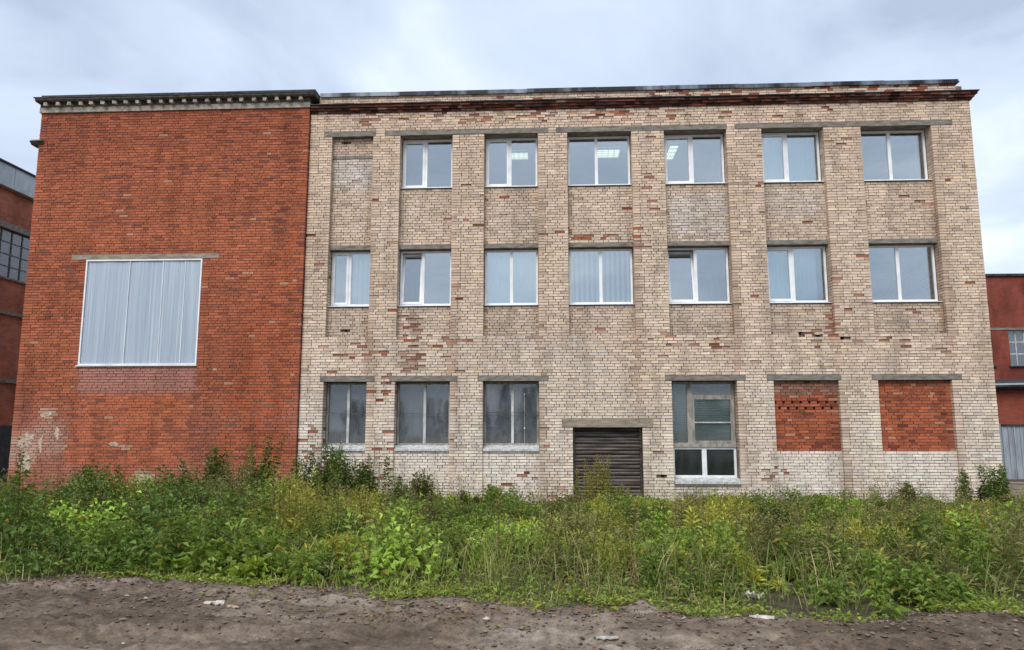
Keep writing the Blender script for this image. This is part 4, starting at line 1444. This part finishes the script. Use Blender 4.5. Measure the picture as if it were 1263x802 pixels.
# the growth stands in clumps, each of one kind, with its own height
NC = 430
cx = rng.uniform(-17, 16, NC); cyy = edge_y(cx) + 0.15 + (-0.5 - edge_y(cx)) * rng.random(NC)
cp = pxx(cx, cyy)
cr_ = rng.uniform(0.42, 0.95, NC)
u_ = rng.random(NC)
# 0 bramble-like broad, 1 nettle-like, 2 goldenrod, 3 mugwort, 4 bright broad, 5 dry stalks
kd = np.where(cp < 345, np.where(u_ < .62, 0, np.where(u_ < .78, 1, np.where(u_ < .88, 4, 3))),
     np.where(cp < 460, np.where(u_ < .55, 2, np.where(u_ < .75, 3, 1)),
     np.where(cp < 660, np.where(u_ < .34, 4, np.where(u_ < .62, 1, np.where(u_ < .85, 3, 2))),
     np.where(cp < 950, np.where(u_ < .32, 2, np.where(u_ < .58, 1, np.where(u_ < .8, 3, np.where(u_ < .9, 4, 5)))),
              np.where(u_ < .25, 1, np.where(u_ < .5, 3, np.where(u_ < .75, 2, np.where(u_ < .87, 5, 4))))))))
fr = smooth(0.0, 2.2, cyy - edge_y(cx))
ch = (0.30 + 0.42 * fr) * np.where(cyy > -8, rng.uniform(0.42, 1.35, NC), rng.uniform(0.5, 1.25, NC)) * np.where(rng.random(NC) < 0.10, 1.4, 1) * (1 - 0.40 * smooth(-4.5, -0.8, cyy)) * (0.92 + 0.26 * smooth(420, 300, cp)) * (1 - 0.34 * smooth(380, 470, cp) * smooth(-10.5, -8.0, cyy)) * np.where((kd == 2) | (kd == 3), 1.08, 1)
ccol = np.stack([G_DEEP, G_DEEP * .65 + G_MID * .4, G_YEL, G_OLV * .85, G_BRT, G_DRY])[kd] * rng.uniform(.75, 1.3, (NC, 1))


def clumped(n, kinds, x0=-16.5, x1=15.5):
    x, y = scatter(n, x0, x1, edge=0.12)
    d2 = ((x[:, None] - cx[None]) ** 2 + (y[:, None] - cyy[None]) ** 2) / (cr_[None] ** 2)
    i = np.argmin(d2, 1); d2 = d2[np.arange(len(x)), i]
    k = np.isin(kd[i], kinds) & (rng.random(len(x)) < np.clip(1.4 - 0.9 * d2, 0.06, 1))
    x, y, i, d2 = x[k], y[k], i[k], d2[k]
    h = ch[i] * np.clip(1.1 - 0.62 * d2, 0.28, 1.1) * rng.uniform(0.72, 1.12, len(x))
    return x, y, h, i


LV = Leaves()
x, y, h, i = clumped(8200, (0, 4))
herb(LV, x, y, h, 26, rng.uniform(0.085, 0.15, len(x)), rng.uniform(0.055, 0.09, len(x)), ccol[i], spread=0.75, lean=0.5)
o = link('undergrowth', LV.mesh('undergrowth'), 'leaf'); tag(o, 'dense broad-leaved green undergrowth in front of the buildings', 'undergrowth', kind='stuff')

# nettles, goldenrod, mugwort, dead stalks
LV = Leaves()
x, y, h, i = clumped(8200, (1,))
herb(LV, x, y, h, 30, rng.uniform(0.085, 0.14, len(x)), rng.uniform(0.034, 0.055, len(x)), ccol[i], spread=0.2, lean=0.3, droop=0.4)
x, y, h, i = clumped(9500, (2, 3))
herb(LV, x, y, h, 34, rng.uniform(0.08, 0.15, len(x)), rng.uniform(0.02, 0.038, len(x)), ccol[i], spread=0.15, lean=0.3, droop=0.15)
sel = (kd[i] == 3) & (rng.random(len(x)) < .5)      # feathery seed heads
if sel.any(): herb(LV, x[sel], y[sel], h[sel] * 1.15, 22, 0.035, 0.014, np.array([0.20, 0.17, 0.085]), spread=1.0, lean=0.3, e0=0.72, stem=False)
k = (kd[i] == 2) & (rng.random(len(x)) < .4)        # yellow flower heads
xf, yf_, hf = x[k], y[k], h[k]
m_ = 16
bx = np.repeat(xf, m_) + rng.normal(0, 0.035, len(xf) * m_); by = np.repeat(yf_, m_) + rng.normal(0, .035, len(xf) * m_); bz = np.repeat(ground_z(xf, yf_) + hf, m_) + rng.uniform(-0.12, 0.05, len(xf) * m_)
d = rng.normal(0, 1, (len(bx), 3)); d[:, 2] = np.abs(d[:, 2])
LV.leaves(np.stack([bx, by, bz], 1), d, rng.uniform(.012, .03, len(bx)), rng.uniform(.008, .018, len(bx)), np.array([0.50, 0.42, 0.06])[None] * rng.uniform(.6, 1.2, (len(bx), 1)))
x, y, h, i = clumped(5000, (5,))
herb(LV, x, y, h * 1.15, 20, 0.05, 0.012, ccol[i], spread=0.5, lean=0.3, stem_col=(0.26, 0.19, 0.10))
# single stalks that overtop the rest
x, y = scatter(800, -16, 15, edge=0.9); h = rng.uniform(0.5, 1.12, len(x)) * (1 - 0.3 * smooth(-4.5, -0.8, y)) * (1 - 0.2 * smooth(560, 640, pxx(x, y))) * (1 + 0.2 * np.exp(-((pxx(x, y) - 420) / 140) ** 2))
herb(LV, x, y, h, 40, 0.06, 0.02, np.where((rng.random(len(x)) < .5)[:, None], G_OLV, np.where((rng.random(len(x)) < .5)[:, None], G_DRY, G_MID)), spread=0.5, lean=0.3)
o = link('weeds', LV.mesh('weeds'), 'leaf'); tag(o, 'tangled yellow-green weeds with narrow leaves filling the strip', 'weeds', kind='stuff')

# grass
LV = Leaves()
x, y = scatter(60000, -16, 15, edge=-0.02, dens=lambda x, y: 0.35 + 0.65 * smooth(3.0, 0.2, y - edge_y(x)))
den = fbm(x * 1.1 + 5, y * 1.1, 3)
p = pxx(x, y)
k = rng.random(len(x)) < np.clip((den - 0.36) * 4.5, 0.03 + 0.5 * smooth(2.2, 0.6, y - edge_y(x)), 1) * np.where((p > 60) & (p < 360), 0.6, 1); x, y = x[k], y[k]; p = p[k]
h = (0.14 + 0.40 * smooth(-0.1, 1.5, y - edge_y(x))) * rng.uniform(0.5, 1.15, len(x)) * (1 - 0.3 * smooth(-4.5, -0.8, y)) * (1 - 0.3 * smooth(380, 470, p) * smooth(-10, -8, y))
a = rng.uniform(0, 6.28, len(x)); d = np.stack([np.cos(a), np.sin(a) - 0.35], 1)
c_ = np.where((rng.random(len(x)) < 0.2)[:, None], np.array([0.36, 0.30, 0.15]), np.where((fbm(x * .7, y * .7 + 9, 2) > .5)[:, None], np.array([0.22, 0.25, 0.055]), np.array([0.15, 0.20, 0.05]))) * np.clip(rng.normal(1, .22, (len(x), 1)), .5, 1.6)
LV.blades(np.stack([x, y, ground_z(x, y) - 0.01], 1), d, h, rng.uniform(.006, .013, len(x)), h * rng.uniform(0.2, 0.9, len(x)), c_)
# a low green fringe spilling over the edge, and seedlings on the bare soil
x, y = scatter(22000, -9, 9, y1=0, edge=0); e = edge_y(x); y = e + rng.normal(0.2, 0.42, len(x)) - 0.35 * (fbm(x * 0.9 + 60, x * 0, 2) - 0.5)
k = (rng.random(len(x)) < np.clip((fbm(x * 1.3, y * 1.5 + 4, 3) - 0.42) * 5, 0, 1)) & ((y > edge_y(x) - 0.22) | (rng.random(len(x)) < .12)); x, y = x[k], y[k]
nn = len(x); a = rng.uniform(0, 6.28, nn); d = np.stack([np.cos(a), np.sin(a), rng.uniform(.15, 1.0, nn)], 1)
LV.leaves(np.stack([x, y, ground_z(x, y) + rng.uniform(0, .07, nn)], 1), d, rng.uniform(.03, .09, nn), rng.uniform(.015, .04, nn), np.where((rng.random(nn) < .2)[:, None], G_YEL, G_MID) * rng.uniform(.7, 1.4, (nn, 1)))
x, y = scatter(26000, -15, 14, edge=0.3, y1=-1.0); nn = len(x); a = rng.uniform(0, 6.28, nn)
LV.leaves(np.stack([x, y, ground_z(x, y) + rng.uniform(0, .16, nn)], 1), np.stack([np.cos(a), np.sin(a), rng.uniform(.2, 1.2, nn)], 1), rng.uniform(.05, .12, nn), rng.uniform(.025, .05, nn), np.where((rng.random(nn) < .3)[:, None], G_OLV, G_MID) * rng.uniform(.6, 1.2, (nn, 1)))
o = link('grass', LV.mesh('grass'), 'leaf'); tag(o, 'long rough grass along the edge of the dirt road', 'grass', kind='stuff')


def plant(name, label, cat, px, ptop, Y, kind, n=7, r=0.25, group=None, colv=None, h=None):
    q = at(px, ptop, Y)
    x0, y0 = q.x, Y
    z0 = float(ground_z(np.array([x0]), np.array([y0]))[0])
    H = (q.z - z0) if h is None else h
    t = thing(name, label, cat, (x0, y0, z0), group)
    x = x0 + rng.normal(0, r, n); y = y0 + rng.normal(0, r * 0.8, n)
    hh = H * rng.uniform(0.5, 1.0, n); hh[0] = H; x[0] = x0; y[0] = y0
    LV = Leaves(); ST = Leaves()
    if kind == 'mugwort':
        herb(LV, x, y, hh, 110, 0.12, 0.045, G_DEEP * 0.95 if colv is None else colv, spread=0.2, lean=0.26, cvar=.3)
        herb(LV, x, y, hh, 90, 0.075, 0.032, (G_DEEP * 0.7 + G_OLV * 0.2) if colv is None else colv, spread=1.1, lean=0.26, e0=.35, stem=False, cvar=.25)
    elif kind == 'goldenrod':
        herb(LV, x, y, hh, 80, 0.09, 0.018, G_YEL * 0.85 if colv is None else colv, spread=0.1, lean=0.2)
        xx = np.repeat(x, 20) + rng.normal(0, .03, n * 20); yy = np.repeat(y, 20) + rng.normal(0, .03, n * 20); zz_ = z0 + np.repeat(hh, 20) * rng.uniform(.85, 1.03, n * 20)
        d = rng.normal(0, 1, (n * 20, 3)); LV.leaves(np.stack([xx, yy, zz_], 1), d, np.full(n * 20, .02), np.full(n * 20, .012), np.array([[0.42, 0.36, 0.12]]) * rng.uniform(.6, 1.3, (n * 20, 1)))
    elif kind == 'broad':
        herb(LV, x, y, hh, 26, 0.145, 0.075, G_BRT if colv is None else colv, spread=0.35, lean=0.75, droop=.35, cvar=.22)
    elif kind == 'shrub':
        herb(LV, x, y, hh, 90, 0.085, 0.035, G_MID * 0.9 if colv is None else colv, spread=0.9, lean=0.5, cvar=.25)
    elif kind == 'dry':
        herb(LV, x, y, hh, 60, 0.045, 0.018, np.array([0.17, 0.125, 0.055]) if colv is None else colv, spread=1.3, lean=0.35, stem_col=(0.13, 0.08, 0.04))
    # leaves and stems are separate parts
    ST.gv, ST.gc = LV.gv, LV.gc; LV.gv, LV.gc = [], []
    for nm, l_ in (('foliage', LV), ('stem', ST)):
        me = l_.mesh(nm); me.materials.append(M['leaf'])
        o = bpy.data.objects.new(nm, me); COL.objects.link(o); o.parent = t; o['kind'] = 'stuff'
        o.matrix_parent_inverse = Matrix.Translation((-x0, -y0, -z0))
    return t


WP = 'tall weeds along the wall'
plant('mugwort', 'tall dark weed clump reaching the sill of the leftmost ground-floor window', 'weed', 403, 548, -1.4, 'mugwort', 24, 0.33, WP)
plant('mugwort', 'slender dark weed just left of the joint between red and pale walls', 'weed', 327, 536, -1.6, 'mugwort', 7, 0.12, WP)
plant('mugwort', 'thin dark weed under the right half of the leftmost ground-floor window', 'weed', 437, 568, -1.6, 'mugwort', 7, 0.12, WP)
plant('mugwort', 'dark weed before the brick strip between the two leftmost ground-floor windows', 'weed', 460, 562, -1.7, 'mugwort', 9, 0.17, WP)
plant('dry_weed', 'tall straw-coloured weed between the two left ground-floor windows and the road', 'weed', 372, 590, -3.0, 'dry', 10, 0.3, WP, colv=np.array([.24, .2, .08]))
plant('goldenrod', 'yellowish tall weed below the joint of red and pale walls', 'weed', 350, 592, -3.6, 'goldenrod', 10, 0.3, WP)
plant('mugwort', 'ragged green weed under the third ground-floor window', 'weed', 610, 600, -2.4, 'mugwort', 7, 0.3, WP, colv=G_MID * 0.7)
plant('goldenrod', 'loose yellow-green weed below the white lower window', 'weed', 880, 604, -2.6, 'goldenrod', 9, 0.35, WP)
plant('dry_weed', 'thin brown stalks before the right corner of the pale wall', 'weed', 1180, 598, -2.8, 'dry', 8, 0.3, WP)
plant('mugwort', 'pair of dark stalks under the left half of the second ground-floor window', 'weed', 492, 590, -2.0, 'mugwort', 4, 0.14, WP)
plant('mugwort', 'olive stalks before the plain rightmost brick infill', 'weed', 1120, 596, -2.4, 'mugwort', 5, 0.2, WP, colv=G_OLV * 0.7)
plant('mugwort', 'grey-green feathery weed below the second ground-floor window', 'weed', 518, 580, -2.0, 'mugwort', 6, 0.15, WP, colv=G_OLV * 0.8)
plant('mugwort', 'tall ragged weed below the right edge of the glazed panel', 'weed', 267, 552, -1.8, 'mugwort', 9, 0.22, WP)
plant('mugwort', 'bushy dark weed against the red wall near its middle foot', 'weed', 298, 574, -2.0, 'mugwort', 9, 0.3, WP)
plant('mugwort', 'low reddish weed before the middle of the red wall', 'weed', 140, 575, -1.5, 'mugwort', 7, 0.5, WP, colv=G_OLV * 0.75)
plant('mugwort', 'low weed at the red wall left of the pale plaster spot', 'weed', 112, 574, -1.2, 'mugwort', 5, 0.25, WP)
plant('goldenrod', 'tall yellow-green weed in front of the roller shutter', 'weed', 741, 562, -2.0, 'goldenrod', 16, 0.24, WP)
plant('goldenrod', 'shorter weed at the right side of the roller shutter', 'weed', 768, 598, -1.8, 'goldenrod', 5, 0.2, WP)
plant('dry_weed', 'brownish dry weed clump left of the roller shutter', 'weed', 655, 595, -1.6, 'dry', 14, 0.5, WP)
plant('dry_weed', 'brown seeding weed at the left edge of the rightmost bricked-up opening', 'weed', 1090, 578, -2.2, 'dry', 14, 0.3, WP)
plant('dry_weed', 'brown weed below the bricked-up opening with vent holes', 'weed', 960, 596, -2.0, 'dry', 7, 0.25, WP)
plant('dry_weed', 'dark brown weed below the rightmost brick infill, nearest the road of those there', 'weed', 1125, 604, -3.5, 'dry', 6, 0.2, WP, colv=np.array([.09, .085, .035]))
plant('shrub', 'fresh green bush below the bricked-up opening with vent holes', 'shrub', 1050, 606, -2.0, 'shrub', 9, 0.28)
plant('shrub', 'dark green leafy clump in the weeds below the vent-hole opening', 'shrub', 955, 612, -6.0, 'shrub', 12, 0.2, None, colv=G_DEEP * 0.8)
plant('mugwort', 'tall dark weed at the right corner of the pale building', 'weed', 1219, 576, -2.0, 'mugwort', 10, 0.22, WP)
plant('mugwort', 'bushy weed beside the metal gate at the right edge', 'weed', 1245, 612, -2.6, 'mugwort', 6, 0.25, WP, colv=G_OLV * .8)
plant('broad_leaf_plant', 'bright green low plant with broad leaves at the road edge on the left', 'plant', 245, 672, -10.5, 'broad', 12, 0.22, 'broad-leaved plants at the road edge')
plant('broad_leaf_plant', 'yellow-green low plant with large leaves beside the road', 'plant', 322, 690, -10.9, 'broad', 9, 0.16, 'broad-leaved plants at the road edge', colv=np.array([0.20, 0.27, 0.03]))
plant('shrub', 'bright green bushy plant in the middle of the weed strip', 'shrub', 470, 655, -9.5, 'shrub', 14, 0.4, None, colv=G_BRT * 0.9)
plant('broad_leaf_plant', 'green leafy plant at the road edge below the right bays', 'plant', 968, 690, -10.4, 'broad', 8, 0.2, 'broad-leaved plants at the road edge', colv=G_MID)

# ------------------------------------------------------------------ debris and stones
LVs = []
n = 12000
x = rng.uniform(-9.5, 9.5, n); e = edge_y(x); y = e - np.abs(rng.normal(0, 1.3, n)) + 0.3
kk = fbm(x * 1.2, y * 2.0, 3); x += (kk - .5) * .5
s = np.exp(rng.normal(-4.55, 0.5, n)) * (0.5 + kk)
s = np.clip(s, 0, 0.028)
ico = np.array([(0, 0, 1), (.9, 0, .3), (.28, .85, .4), (-.72, .52, .35), (-.72, -.52, .45), (.28, -.85, .35), (0, 0, -.6)])
icf = np.array([(0, 1, 2), (0, 2, 3), (0, 3, 4), (0, 4, 5), (0, 5, 1), (6, 2, 1), (6, 3, 2), (6, 4, 3), (6, 5, 4), (6, 1, 5)])
a = rng.uniform(0, 6.28, n)
V = ico[None] * (1 + rng.normal(0, .2, (n, 7, 3))) * s[:, None, None] * np.array([1.3, 1, .7])
V = np.stack([V[..., 0] * np.cos(a)[:, None] - V[..., 1] * np.sin(a)[:, None], V[..., 0] * np.sin(a)[:, None] + V[..., 1] * np.cos(a)[:, None], V[..., 2]], -1)
V += np.stack([x, y, ground_z(x, y) + s * 0.2], 1)[:, None]
cols = np.array([0.14, 0.105, 0.08])[None] * rng.uniform(.5, 1.7, (n, 1))
cols = np.where((rng.random(n) < .03)[:, None], np.array([.36, .33, .29]), cols); cols = np.where((rng.random(n) < .012)[:, None], np.array([.27, .12, .08]), cols)
nt, b = mat('stone', 0.9, 0, .2)
a_ = N(nt, 'ShaderNodeAttribute', attribute_name='tint'); nz = noise(nt, pos(nt), 50, 4, .6); r_ = ramp(nt, [(.3, .7), (.7, 1.2)]); L(nt, nz, 'Fac', r_, 0); mm = mul(nt, a_, 'Color', r_, 0); L(nt, mm, 2, b, 'Base Color')
o = link('gravel', fixed_mesh('gravel', V.reshape(-1, 3), (np.arange(n)[:, None, None] * 7 + icf[None]).reshape(-1, 3), np.repeat(cols, 10, 0)), 'stone')
tag(o, 'small stones and crumbs scattered over the muddy road', 'gravel', kind='stuff')
# fallen leaves
LV = Leaves()
n = 900
x = np.concatenate([rng.normal(-1.2, 0.55, 260), rng.uniform(-7, 7, n - 260)]); y = edge_y(x) - np.abs(rng.normal(.1, .45, n))
y[:260] = -12.55 + rng.normal(0, .14, 260)
a = rng.uniform(0, 6.28, n)
LV.leaves(np.stack([x, y, ground_z(x, y) + .008], 1), np.stack([np.cos(a), np.sin(a), rng.uniform(0, .4, n)], 1), rng.uniform(.02, .05, n), rng.uniform(.015, .03, n),
          np.where((rng.random(n) < .25)[:, None], np.array([.34, .24, .07]), np.array([.19, .085, .045])) * rng.uniform(.6, 1.3, (n, 1)))
o = link('leaf_litter', LV.mesh('leaf_litter'), 'leaf'); tag(o, 'brown and yellow fallen leaves on the soil', 'leaves', kind='stuff')


def scrap(name, label, cat, px, py, sx, sy, sz, m, rz=0, kind='flat'):
    g = atz(px, py, 0.16)
    z = float(ground_z(np.array([g.x]), np.array([g.y]))[0])
    mb = MB()
    if kind == 'flat':
        nxx, nyy = 6, 3
        P_ = [(sx * (i / nxx - .5) + random.uniform(-.01, .01), sy * (j / nyy - .5) * random.uniform(.7, 1.1), sz * random.uniform(0.15, 1.0)) for j in range(nyy + 1) for i in range(nxx + 1)]
        P2 = [(a, b, c - 0.012) for a, b, c in P_]
        k = (nxx + 1) * (nyy + 1)
        F_ = []
        for j in range(nyy):
            for i in range(nxx):
                q = j * (nxx + 1) + i
                F_.append((q, q + 1, q + nxx + 2, q + nxx + 1)); F_.append((k + q, k + q + nxx + 1, k + q + nxx + 2, k + q + 1))
        ring = [i for i in range(nxx + 1)] + [j * (nxx + 1) + nxx for j in range(1, nyy + 1)] + [nyy * (nxx + 1) + i for i in range(nxx - 1, -1, -1)] + [j * (nxx + 1) for j in range(nyy - 1, 0, -1)]
        for u, v in zip(ring, ring[1:] + ring[:1]): F_.append((v, u, k + u, k + v))
        mb.poly(P_ + P2, F_)
    else:
        P_ = [(a * sx * random.uniform(.75, 1.1) * .55, b * sy * random.uniform(.75, 1.1) * .55, c * sz * random.uniform(.8, 1.1)) for a, b, c in ico]
        P_ += [(a * sx * .3 + sx * .25, b * sy * .35, c * sz * .6) for a, b, c in ico]
        mb.poly(P_, [tuple(f) for f in icf] + [tuple(int(q) + 7 for q in f) for f in icf])
    o = mb.build(name, m); o.location = (g.x, g.y, z + 0.006); o.rotation_euler.z = rz
    return tag(o, label, cat)


scrap('wood_scrap', 'pale splintered wood scrap on the mud at lower left', 'scrap', 263, 748, .20, .05, .04, 'paper', .15)
scrap('wood_scrap', 'brown stick fragment right of the pale splintered scrap', 'scrap', 288, 752, .12, .04, .03, 'scrap_wood', -.2)
scrap('dry_leaf', 'single yellow-brown dry leaf on the mud at lower left', 'leaf', 243, 776, .07, .06, .02, 'scrap_wood', .4)
scrap('rubble_piece', 'rounded white rubble piece at the weed edge below the shutter', 'stone', 762, 731, .13, .09, .06, 'rubble', .2, 'lump')
scrap('paper_scrap', 'crumpled white scrap in the grass right of centre', 'litter', 930, 742, .17, .09, .07, 'paper', -.7)
scrap('paper_scrap', 'flat cream scrap on the mud below the crumpled white scrap', 'litter', 940, 769, .2, .08, .03, 'paper', -.25)
scrap('brick_fragment', 'orange brick fragment beside the white scraps on the right', 'brick', 928, 756, .12, .07, .05, 'brick_chunk', -.4, 'lump')
scrap('concrete_crumb', 'flat pale grey crumb at the bottom edge right of centre', 'stone', 748, 792, .19, .05, .02, 'rubble', .05)
scrap('rubble_piece', 'small pale stone on the mud left of the crumpled scrap', 'stone', 845, 770, .08, .06, .04, 'rubble', .9, 'lump')
scrap('plank', 'weathered grey board lying along the weed edge at the right', 'board', 1245, 762, .5, .07, .03, 'scrap_wood', .08)
scrap('rubble_piece', 'pale stone below the brown leaf litter near the centre', 'stone', 600, 772, .09, .07, .04, 'rubble', .3, 'lump')

# ------------------------------------------------------------------ wood behind the camera, seen mirrored in the panes
LV = Leaves(); tr = MB()
rg = np.random.default_rng(77)
spots = []
for q in range(46):
    spots.append((-150 + q * 6.6 + rg.uniform(-2.5, 2.5), rg.uniform(-175, -150), rg.uniform(6.5, 9.5), int(rg.random() < 0.35)))
spots += [(-9.5, -140, 11.5, 0), (-5.0, -150, 10.8, 0), (-3.0, -145, 11.0, 0), (-24, -150, 8.5, 0), (36, -150, 9, 1)]
for (x, y, h, k) in spots:
    tr.tube([(x, y, 0), (x, y, h * .5), (x, y, h * .95)], [.25, .14, .03], 6)
    m_ = 900
    if k == 0:
        t = rg.random(m_) ** 0.7
        rr = (1 - t) * h * 0.22 * rg.uniform(.3, 1.05, m_); a = rg.uniform(0, 6.28, m_)
        b0 = np.stack([x + np.cos(a) * rr, y + np.sin(a) * rr, h * (.08 + .92 * t)], 1); d = np.stack([np.cos(a), np.sin(a), rg.uniform(-.6, .1, m_)], 1)
        LV.leaves(b0, d, rg.uniform(.5, .9, m_), rg.uniform(.3, .5, m_), np.array([[.028, .045, .022]]) * rg.uniform(.6, 1.4, (m_, 1)))
    else:
        c0_ = np.stack([rg.normal(0, h * .16, 14), rg.normal(0, h * .16, 14), h * rg.uniform(.35, .9, 14)], 1)
        b0 = c0_[rg.integers(0, 14, m_)] + rg.normal(0, h * .07, (m_, 3)) + np.array([x, y, 0])
        LV.leaves(b0, rg.normal(0, 1, (m_, 3)), rg.uniform(.5, .9, m_), rg.uniform(.4, .7, m_), np.array([[.045, .07, .022]]) * rg.uniform(.6, 1.4, (m_, 1)))
tl = link('treeline', LV.mesh('treeline'), 'leaf'); tag(tl, 'dark far-off treeline mirrored in the ground-floor panes', 'trees', kind='stuff')
tt = tr.build('trunk', 'bark', tl)
tag(tt, kind='stuff')
